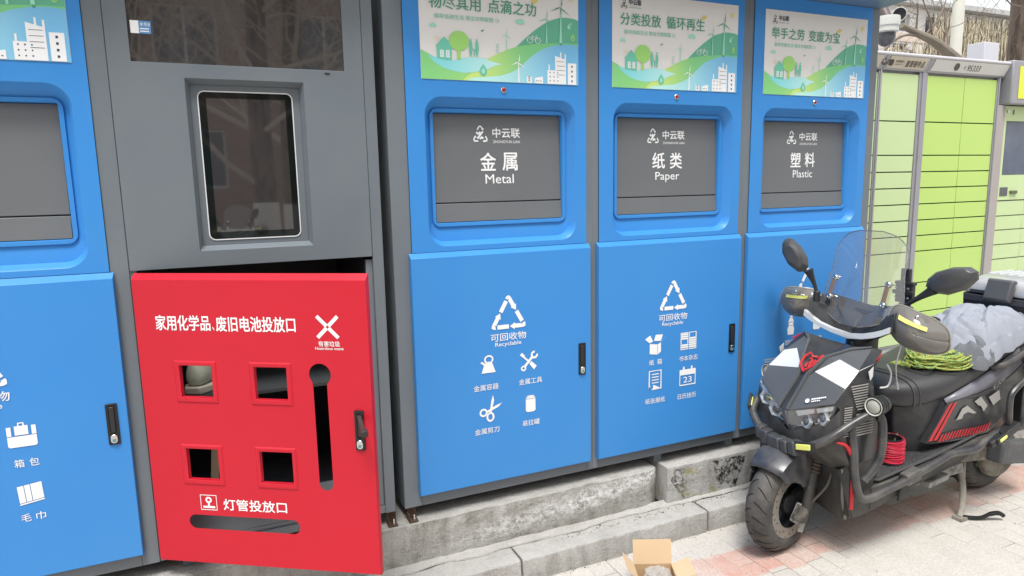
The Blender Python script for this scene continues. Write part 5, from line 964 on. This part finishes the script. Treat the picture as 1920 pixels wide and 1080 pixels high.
# ---- seat, body sides, tail
def sec(l, hw, zb, zt, n=14):
    r = []
    for i in range(n+1):
        a = math.pi*i/n; r.append((l, -hw*math.copysign(abs(math.cos(a))**.62, math.cos(a)), zb+(zt-zb)*math.sin(a)**.62))
    return r+[(l, hw*.8, zb-.01), (l, -hw*.8, zb-.01)]
S_ = [(.485, .045, .556, .582), (.497, .075, .544, .604), (.530, .105, .534, .624), (.575, .137, .532, .637), (.64, .163, .542, .650), (.71, .180, .560, .664), (.80, .188, .590, .682), (.90, .188, .618, .703), (1.0, .182, .645, .735), (1.12, .172, .680, .770), (1.28, .155, .715, .800), (1.40, .12, .735, .805)]
st = obj('seat', G().loft([sec(*a) for a in S_]), SEATM, sc_, smooth=60, sub=1)
def seam(l, hw, zb, zt): return [(x, y*1.004, z+.0012) for x, y, z in sec(l, hw, zb, zt)[:15]]
obj('seat_seam', G().tube(seam(.590, .143, .534, .641), .0022, 5).tube(seam(.612, .152, .537, .6455), .0016, 5).tube(smoothpath([(.80, -.03, .685), (.93, -.10, .708), (.99, -.06, .732), (.97, .02, .730)], 5), .0014, 4), mat('seat stitching', (.085, .085, .085), .6), st)
mb = obj('body_shell', G().loft([[(l, -w, z0), (l, -w*1.05, (z0+z1)/2), (l, -w, z1), (l, w, z1), (l, w*1.05, (z0+z1)/2), (l, w, z0)] for l, w, z0, z1 in ((.545, .085, .31, .545), (.575, .105, .32, .545), (.62, .145, .34, .545), (.72, .17, .36, .57), (.95, .17, .37, .625), (1.10, .16, .45, .67), (1.35, .14, .58, .73), (1.52, .10, .66, .745))]), mat('black body plastic', (.020, .021, .024), .4, var=.15, col2=(.08, .075, .068), amt=.35, ns=6, sharp=.2), sc_, .006, smooth=30)
for s in (-1, 1):
    pl = [(.612, .392), (.668, .470), (.715, .548), (.80, .552), (.90, .558), (1.00, .572), (1.09, .596), (1.20, .634), (1.35, .694), (1.42, .690), (1.25, .585), (1.155, .505), (1.075, .428), (.985, .380), (.80, .378)]
    yy = lambda x: s*(.196-.35*max(0, x-1.0)**2-.30*max(0, .72-x)**1.5)
    ou = []; 
    for (a, b), (c, d) in zip(pl, pl[1:]+pl[:1]):
        for k in range(3): ou.append((a+(c-a)*k/3, b+(d-b)*k/3))
    sp = obj('side_panel', G().plate(ou, [], lambda a, b, d: (a, yy(a)-s*d, b), .03), BG, sc_, .004, smooth=30)
    f_ = lambda a, b: (a, yy(a)+s*.0012, b)
    def fl(g, pts):
        tri = tessellate_polygon([[Vector((x, y, 0)) for x, y in pts]]); g.add([f_(*p) for p in pts], [tuple(t) for t in tri])
    g = G()
    for dx in (0, .026): fl(g, [(.622+dx, .402), (.640+dx, .402), (.738+dx, .546), (.720+dx, .544)])
    for k in range(17):
        x = .672+.0185*k; z = .392+.003*math.sin(k*.4); fl(g, [(x, z), (x+.011, z), (x+.028, z+.030), (x+.019, z+.030)])
    obj('red_stripe', g, REDP, sp, smooth=0)
    g = G(); fl(g, [(.768, .468), (.800, .512), (.830, .520), (.892, .480), (.872, .480), (.838, .492), (.812, .486), (.804, .470)]); fl(g, [(.874, .530), (.914, .545), (.962, .500), (.940, .478), (.918, .505), (.905, .508)]); fl(g, [(.965, .535), (1.03, .556), (1.045, .515), (1.0, .495)])
    obj('panel_graphic', g, LEAD, sp, smooth=0); g = G(); vs, fs = glyphs('TAIL'); g.add([f_(.985+(x*.085 if s < 0 else (1-x)*.085), .556+.016*x+.018*y+.026*x) for x, y in vs], fs); obj('lettering', g, mat('dull chrome lettering', (.38, .38, .38), .3, metal=.5), sp, smooth=0)
    g = G().loft([[Vector((a, yy(a)*k, z)) for a, z in q] for k, q in ((.99, [(.705, .549), (.80, .555), (.90, .562), (1.0, .577), (1.09, .602), (1.20, .642)]), (.90, [(.715, .560), (.80, .582), (.90, .610), (1.0, .641), (1.09, .676), (1.20, .708)]))], False); obj('tail_cover', g, LILAC, sp, smooth=60, solid=.003)
    obj('warning_sticker', G().loft([[(x, s*(y+e), z) for x, y, z in ((.520, .118, .40), (.548, .128, .392), (.530, .122, .432))] for e in (0, .001)]), mat('pale yellow sticker', (.52, .50, .26), .5), mb)
    obj('grab_rail', G().tube(smoothpath([(1.00, s*.175, .655), (1.03, s*.205, .664), (1.16, s*.205, .700), (1.35, s*.20, .755), (1.52, s*.15, .79)], 5), .013, 10), BARM, sc_)
    rg = G().tube(smoothpath([(1.045, s*.235, .385), (1.02, s*.25, .45), (1.005, s*.255, .52), (1.015, s*.255, .562), (1.09, s*.255, .605), (1.25, s*.25, .66), (1.42, s*.24, .70)], 5), .012, 10)
    for x, z0, z1 in ((1.10, .395, .603), (1.16, .41, .625), (1.23, .43, .65)): rg.tube([(x, s*.253, z0), (x, s*.253, z1)], .008, 8)
    rg.tube(smoothpath([(1.03, s*.25, .40), (1.14, s*.255, .405), (1.28, s*.25, .46), (1.42, s*.24, .70)], 4), .010, 8); obj('side_rack', rg, BARM, sc_)
obj('rear_mud_flap', G().box(1.20, 1.24, -.12, .12, .33, .60).box(1.33, 1.352, -.215, -.06, .33, .66), BLACKP, sc_, .004)
obj('swing_arm', G().obox((1.10, -.085, .235), (.17, 0, -.02), (0, .022, 0), (.004, 0, .034)).lathe([(.10, -.10), (.115, -.085), (.115, -.06), (.07, -.055)], (1.27, 0, .20), (0, 1, 0), 28), mat('dusty motor cover', (.10, .095, .085), .6, var=.25, col2=(.24, .22, .18), amt=.5, ns=9), sc_, .004)
for s in (-1, 1): obj('rear_shock', G().tube([(1.20, s*.115, .25), (1.12, s*.12, .50)], .016, 12).tube([(1.185, s*.116, .30), (1.13, s*.12, .47)], .028, 12), mat('rust brown shock', (.14, .09, .07), .6, var=.3), sc_)
obj('muffler', G().obox((1.27, -.135, .225), (.125, 0, -.022), (0, .035, 0), (.008, 0, .048)), mat('grey muffler shell', (.085, .088, .095), .5, var=.15, col2=(.16, .15, .14), amt=.4, ns=7), sc_, .012, seg=3)
obj('tail_lamp', G().loft([[(1.50, -.09, .68), (1.50, .09, .68), (1.52, .09, .735), (1.52, -.09, .735)], [(1.545, -.07, .695), (1.545, .07, .695), (1.55, .07, .73), (1.55, -.07, .73)]]), REDP, sc_, .003)
IRON = mat('dusty iron stand', (.10, .095, .085), .55, var=.3, col2=(.28, .26, .22), amt=.5, ns=10)
g = G().tube(smoothpath([(.955, -.10, .235), (.968, -.115, .16), (.958, -.132, .10), (.930, -.150, .045), (.900, -.163, .010)], 5), .013, 10); g.obox((.900, -.165, .008), (.022, 0, .0), (0, .02, 0), (0, 0, .007)); g.tube(smoothpath([(.955, .10, .235), (.968, .115, .16), (.958, .132, .10), (.930, .150, .045), (.900, .163, .010)], 5), .013, 10); g.tube([(.955, -.10, .22), (.955, .10, .22)], .012, 8); g.tube([(1.02, -.085, .235), (1.005, -.10, .10), (1.0, -.10, .075)], .010, 8)
cs = obj('centre_stand', g, IRON, sc_); obj('stand_lever', G().tube(smoothpath([(.905, -.165, .014), (.935, -.188, .012), (.970, -.208, .013), (1.0, -.225, .030), (1.03, -.240, .034), (1.05, -.248, .022)], 4), [.008]*12+[.010]*5+[.009]*4, 8), BLACKM, cs)
obj('under_tray', G().box(.55, .95, -.13, .13, .185, .23).obox((.74, -.15, .205), (.06, 0, .008), (0, .02, 0), (0, 0, .012)), mat('pale metal bracket', (.30, .29, .27), .5, var=.3, col2=(.08, .075, .07), amt=.45, ns=18), sc_, .004)
# ---- top box on its carrier
g = G().tube([(1.30, -.12, .745), (1.72, -.12, .80)], .012, 8).tube([(1.30, .10, .745), (1.72, .10, .80)], .012, 8).tube([(1.40, -.14, .765), (1.40, .12, .765)], .010, 8); obj('carrier', g, BARM, sc_)
tb_ = obj('top_box', G().loft([[(x0, -.215, z), (x1, -.215, z), (x1, .165, z), (x0, .165, z)] for x0, x1, z in ((1.345, 1.70, .785), (1.325, 1.72, .80), (1.318, 1.73, .885), (1.322, 1.726, .892))]), mat('navy black case', (.022, .023, .032), .4, var=.1), sc_, .012, seg=3)
lid = obj('lid', G().loft([[(x0, y0, z), (x1, y0, z), (x1, y1, z), (x0, y1, z)] for x0, x1, y0, y1, z in ((1.318, 1.73, -.219, .169, .8945), (1.318, 1.73, -.219, .169, .915), (1.345, 1.715, -.20, .15, .955), (1.40, 1.69, -.16, .11, .978))]), mat('silver case lid', (.50, .51, .53), .25, metal=.4, var=.1), tb_, .006, seg=3)
for k in range(7): obj('lid_rib', G().obox((1.50, -.13+.04*k, .9795), (.085, 0, 0), (0, .008, 0), (0, 0, .003)), mat('lid rib', (.62, .63, .64), .3, metal=.3), lid, .0015)
obj('front_band', G().box(1.309, 1.3165, -.205, .155, .860, .888).box(1.312, 1.3175, .02, .13, .897, .912), mat('case band', (.045, .046, .060), .35), tb_, .002)
obj('latch', G().loft([[(x, y0, z), (x, y1, z), (x2, y1, z2), (x2, y0, z2)] for x, z, x2, z2, y0, y1 in ((1.300, .870, 1.338, .960, -.06, .05), (1.285, .872, 1.318, .972, -.065, .055), (1.272, .885, 1.30, .968, -.055, .045))]), mat('dark grey latch', (.075, .078, .085), .35), tb_, .006, seg=3)
# ---------------------------------------------------------------- things left on the scooter: rope, cloth, spool
SP = Vector((1.28, -.38, GZ))
ROPE = bpy.data.materials.new('twisted rope'); ROPE.use_nodes = True; N = ROPE.node_tree.nodes; L = ROPE.node_tree.links; tc = N.new('ShaderNodeTexCoord'); wv = N.new('ShaderNodeTexNoise'); wv.inputs['Scale'].default_value = 120; wv.inputs['Detail'].default_value = 1; cr = N.new('ShaderNodeValToRGB'); cr.color_ramp.interpolation = 'CONSTANT'
cr.color_ramp.elements[0].color = (.03, .20, .10, 1); cr.color_ramp.elements[1].position = .40; cr.color_ramp.elements[1].color = (.40, .40, .06, 1)
for p_, c_ in ((.50, (.13, .33, .08, 1)), (.56, (.46, .44, .10, 1)), (.66, (.48, .22, .05, 1)), (.70, (.05, .30, .20, 1))): e = cr.color_ramp.elements.new(p_); e.color = c_
L.new(tc.outputs['Object'], wv.inputs[0]); L.new(wv.outputs[0], cr.inputs[0]); L.new(cr.outputs[0], N['Principled BSDF'].inputs['Base Color']); N['Principled BSDF'].inputs['Roughness'].default_value = .7
def seat_top(l):
    for a, b in zip(S_, S_[1:]):
        if l <= b[0]: return a[3]+(b[3]-a[3])*max(0, l-a[0])/(b[0]-a[0])
    return .805
g = G(); rv = random.Random(4)
for i in range(58):
    P = []; a0 = rv.uniform(0, 6.28); rx, ry = rv.uniform(.098, .146), rv.uniform(.050, .104); cx, cy = .826+rv.gauss(0, .008), -.066+rv.gauss(0, .010); lv = .004+.0007*i
    for k in range(44):
        a = a0+2*math.pi*k/44; w_ = noise.noise(Vector((math.cos(a)*1.4+i*3.1, math.sin(a)*1.4, i))); x = cx+rx*math.cos(a)*(1+.06*w_); y = cy+ry*math.sin(a)*(1+.13*w_)*(1-.45*max(0, -math.cos(a))**2)
        P.append((x, y, seat_top(x)+lv*(1-.35*max(0, math.cos(a)))+.007*noise.noise(Vector((x*16, y*16, i)))-.35*max(0, abs(y)-.12)))
    g.tube(P, .0036, 6, True)
for k in range(6):
    x = .712+.007*k; g.tube([(x+.012*math.sin(a), -.055+.048*math.cos(a), seat_top(x)+.026+.024*math.sin(a)) for a in [2*math.pi*j/20 for j in range(20)]], .0040, 6, True)
g.tube(smoothpath([(.74, -.13, .69), (.68, -.135, .678), (.655, -.09, .690), (.67, -.03, .692)], 6), .004, 6); g.tube(smoothpath([(.92, .0, .74), (.985, -.03, .742), (1.0, -.075, .748), (.97, -.11, .738)], 6), .004, 6); g.tube(smoothpath([(.90, .03, .74), (.99, .05, .765), (1.02, .03, .79)], 6), .003, 6)
for k in range(14): g.tube([(.690, -.05+.005*k, seat_top(.690)+.012+.002*(k % 4)), (.655+.01*rv.random(), -.055+.006*k, seat_top(.65)+.012+.004*rv.random())], .0022, 4)
o = obj('rope_coil', g, ROPE, smooth=60, loc=SP); tag(o, 'coil of yellow and green twisted rope lying on the black seat', 'rope')
# a grey jacket bundled on the rear of the seat: a draped heap with folds
def heap(u, v, cx=1.050, cy=-.045, ax=.275, ay=.180, H=.112, seed=0, lim=1.0):
    a = 2*math.pi*u; rr = v; ca, sa = math.cos(a), math.sin(a)
    nz = 1+.16*noise.noise(Vector((ca*1.6, sa*1.6, 4+seed)))+.06*noise.noise(Vector((ca*5, sa*5, 6))); x = cx+ax*rr*ca*nz; y = cy+ay*rr*sa*nz; base = max(seat_top(x)-.012-.5*max(0, abs(y)-.15), .66)
    def crease(sx, sy, kx, ky, z, w=9): n_ = noise.noise(Vector((x*sx+y*kx, y*sy+x*ky, z+seed*3))); return max(0, 1-abs(n_)*w)
    soft = noise.noise(Vector((x*5, y*7, 2+seed))); low = .3+.7*max(0, min(1, (-.02-y)*9))*max(0, min(1, (1.2-x)*5))+.5*(seed > 0)
    f = .034*soft-.020*max(0, 1-abs(noise.noise(Vector((x*3.2-y*7, y*3+x*5, 11))))*5)*(seed == 0)+.005*noise.noise(Vector((x*11+y*5, y*13-x*4, 9)))-low*(.018*crease(7, 4, 5, -4, 1)+.012*crease(12, 9, -9, 8, 4, 8))+.0025*noise.noise(Vector((x*50, y*50, 1)))
    h = (1-rr**2.7)**(.62 if seed else .72)*(H if seed else max(.10, .872-base+.012*noise.noise(Vector((x*6, 1, 1)))))+.022*math.exp(-((x-1.255)**2/.003+(y+.07)**2/.007))*(seed == 0)
    return Vector((x, y, base+h+f*lim*(1-rr**8)+(.016*noise.noise(Vector((ca*2.5, sa*2.5, seed)))+.006 if rr > .9 else 0)))
def cloth(name, m, parent=None, **kw):
    g = G(); nU, nV = 170, 64; vs = [heap(i/nU, (j+.02)/(nV-1+.02), **kw) for j in range(nV) for i in range(nU)]
    g.add(vs, [(j*nU+i, j*nU+(i+1) % nU, (j+1)*nU+(i+1) % nU, (j+1)*nU+i) for j in range(nV-1) for i in range(nU)]); g.f.append(tuple(range(nU))); g.m.append(0)
    return obj(name, g, m, parent, smooth=80, loc=None if parent else SP)
o = cloth('bundled_jacket', mat('pale grey cloth', (.27, .29, .335), .85, var=.06, vs=20, bump=.15, bs=180)); tag(o, 'bundled pale grey jacket lying on the rear of the scooter seat', 'jacket')
cloth('jacket_lining', mat('darker grey lining', (.13, .14, .155), .8, var=.1, bump=.15, bs=160), o, cx=.935, cy=-.125, ax=.125, ay=.085, H=.078, seed=2, lim=1.0)
t = thing('wire_spool', 'spool of red electric wire standing on the scooter floor mat', 'wire spool', tuple(SP+Vector((.487, -.128, .328))))
RW = mat('red wire', (.52, .025, .055), .35, var=.08); g = G()
for r_, hh in ((.048, 12), (.0455, 12)):
    for k in range(hh): zz = .010+.0072*k; g.tube([((r_+.0012*math.sin(k*2.3+a*2))*math.cos(a), (r_+.0012*math.sin(k*2.3+a*2))*math.sin(a), zz+.0035*math.sin(a+k*.7)) for a in [2*math.pi*j/36 for j in range(36)]], .0038, 6, True)
obj('wire', g, RW, t); obj('core', G().loft([[(r*math.cos(2*math.pi*j/28), r*math.sin(2*math.pi*j/28), z) for j in range(28)] for r, z in ((.051, 0), (.051, .006), (.042, .008), (.042, .096), (.038, .096), (.038, .006))], True, True), mat('black spool', (.025, .025, .027), .5), t); obj('cable_tie', G().box(-.0525, -.042, -.012, .008, .002, .103).box(-.058, -.034, -.010, .004, .099, .105), mat('grey tie wrap', (.10, .10, .115), .3), t)
# ---------------------------------------------------------------- small things by the kerb
BOXX, BOXY = .716, -.430
CARD = mat('brown cardboard', (.50, .34, .19), .85, var=.08, vs=9, bump=.15, bs=120); CARD2 = mat('pale cardboard inside', (.55, .40, .25), .85, var=.06, vs=10)
ct = thing('cardboard_box', 'small open cardboard box with raised flaps on the paving by the kerb', 'box', (BOXX, BOXY, GZ), R(-24)); w_, d_, h_ = .068, .053, .084
obj('carton', G().plate([(-w_, -d_), (w_, -d_), (w_, d_), (-w_, d_)], [[(-w_+.003, -d_+.003), (w_-.003, -d_+.003), (w_-.003, d_-.003), (-w_+.003, d_-.003)]], lambda a, b, d: (a, b, .004+d), h_).box(-w_, w_, -d_, d_, .001, .0035), CARD, ct)
def flap(p0, p1, out, L_, a): 
    p0, p1, out = map(Vector, (p0, p1, out)); d = out*math.cos(R(a))*L_+Vector((0, 0, math.sin(R(a))*L_)); n_ = (p1-p0).normalized().cross(d.normalized())*.003; m_ = [p0, p1, p1+d*.5+n_, p0+d*.5+n_, p1+d, p0+d]
    obj('flap', G().add([p0, p1, p1+d, p0+d, p0+n_, p1+n_, p1+d+n_*1.0, p0+d+n_], [(0, 1, 2, 3), (7, 6, 5, 4), (0, 4, 5, 1), (1, 5, 6, 2), (2, 6, 7, 3), (3, 7, 4, 0)]), CARD2, ct)
z_ = h_+.0045
flap((-w_, d_, z_), (w_, d_, z_), (0, 1, 0), .084, 74); flap((-w_, -d_, z_), (w_, -d_, z_), (0, -1, 0), .07, -18); flap((-w_, -d_, z_), (-w_, d_, z_), (-1, 0, 0), .060, 48); flap((w_, -d_, z_), (w_, d_, z_), (1, 0, 0), .064, 22)
g = G(); rv = random.Random(2)
def crump(p): return p*(1+.35*noise.noise(p*38)+.22*abs(noise.noise(p*90)))
g.ball((.008, -.004, .070), .052, .040, .030, 40, 26, crump); o = obj('crumpled_wrap', g, glass('clear wrap', (.92, .89, .88), .12, .40), smooth=20, loc=(BOXX, BOXY, GZ)); tag(o, 'ball of crumpled clear plastic wrap inside the open cardboard box', 'plastic wrap')
# anchor brackets under the two cabinet corners
for x, lb_ in ((-.100, 'rusty anchor bracket under the corner of the grey unit beside the red door'), (-.026, 'rusty anchor bracket with bright bolt under the Metal bin corner')):
    t = thing('anchor_bracket', lb_, 'bracket', (x, .0, .0115), 0, 'anchor brackets under the cabinets'); obj('angle', G().box(-.017, .017, .012, .016, 0, .046).box(-.017, .017, -.020, .0119, 0, .004).box(-.017, -.0135, -.018, .0119, .0041, .03), RUST, t, .001); obj('bolt', G().lathe([(.0085, .004), (.0085, .0055), (.004, .006), (.004, .024), (.001, .025)], (.004, -.006, 0), n=6).lathe([(.0065, .0065), (.0065, .012)], (.004, -.006, 0), n=6), CHROME, t)
for x in (-.75, 1.055, 1.44, 2.15): 
    pr_ = FEET_OF[0 if x < 0 else 1 if x < 1.2 else 2]; x -= pr_.location.x; obj('foot', G().box(x-.018, x+.018, .03, .066, .011, .0578), GREY, pr_)
# a shoe and boards inside the grey unit, seen through the door windows
t = thing('sneaker', 'pale green and white sneaker seen through the upper left red door window', 'shoe', (-.640, .215, .5455), R(62))
def shoe(l, w, z0, z1): return [(l, -w, z0), (l, -w*.95, z0+(z1-z0)*.5), (l, -w*.55, z1), (l, w*.55, z1), (l, w*.95, z0+(z1-z0)*.5), (l, w, z0)]
obj('upper', G().loft([shoe(-.12, .022, .02, .09), shoe(-.10, .036, .02, .115), shoe(-.05, .038, .02, .108), shoe(0, .042, .02, .085), shoe(.06, .047, .02, .060), shoe(.11, .042, .02, .048), shoe(.135, .022, .02, .036)]), mat('pale green knit', (.42, .46, .36), .7, var=.35, vs=22, col2=(.05, .05, .05), amt=.36, ns=12), t, smooth=60, sub=1); obj('sole', G().loft([[(-.125, -.025, z), (-.09, -.042, z), (0, -.044, z), (.07, -.052, z), (.13, -.035, z), (.145, 0, z), (.13, .035, z), (.07, .052, z), (0, .044, z), (-.09, .042, z), (-.125, .025, z)] for z in (0, .024)]), mat('cream sole', (.52, .49, .40), .6), t, .004)
t = obj('wooden_board', G().obox((-.652, .10, .30), (.012, 0, .0), (0, .03, 0), (.02, 0, .225)).obox((-.620, .11, .30), (.011, 0, .0), (0, .03, 0), (.02, 0, .222)), mat('raw board', (.30, .24, .17), .8, var=.2, vs=8, stretch=(1, 1, .1))); tag(t, 'pair of raw boards standing inside, seen through the lower left red window', 'board')

# a white scooter parked across the path: the first one's parts again under pale paint
def dup(src, parent):
    c = src.copy(); COL.objects.link(c); c.parent = parent
    if c.name.split('.')[0] in ('front_cowl', 'lower_fairing', 'side_panel', 'front_fender', 'dash_cowl', 'body_shell', 'tail_cover'):
        for sl_ in c.material_slots: sl_.link = 'OBJECT'; sl_.material = mat('white fairing', (.70, .70, .68), .35, coat=.2)
    for ch in list(src.children): dup(ch, c)
    return c
PARTS = [c for c in sc_.children if c.name.split('.')[0] not in ('top_box', 'carrier', 'charging_cable', 'white_cable', 'phone_clamp')]
t = thing('scooter', 'white electric scooter across the path, mirrored low in the touch screen', 'scooter', (-.36, -6.3, GZ), R(-82))
for c in PARTS: dup(c, t)
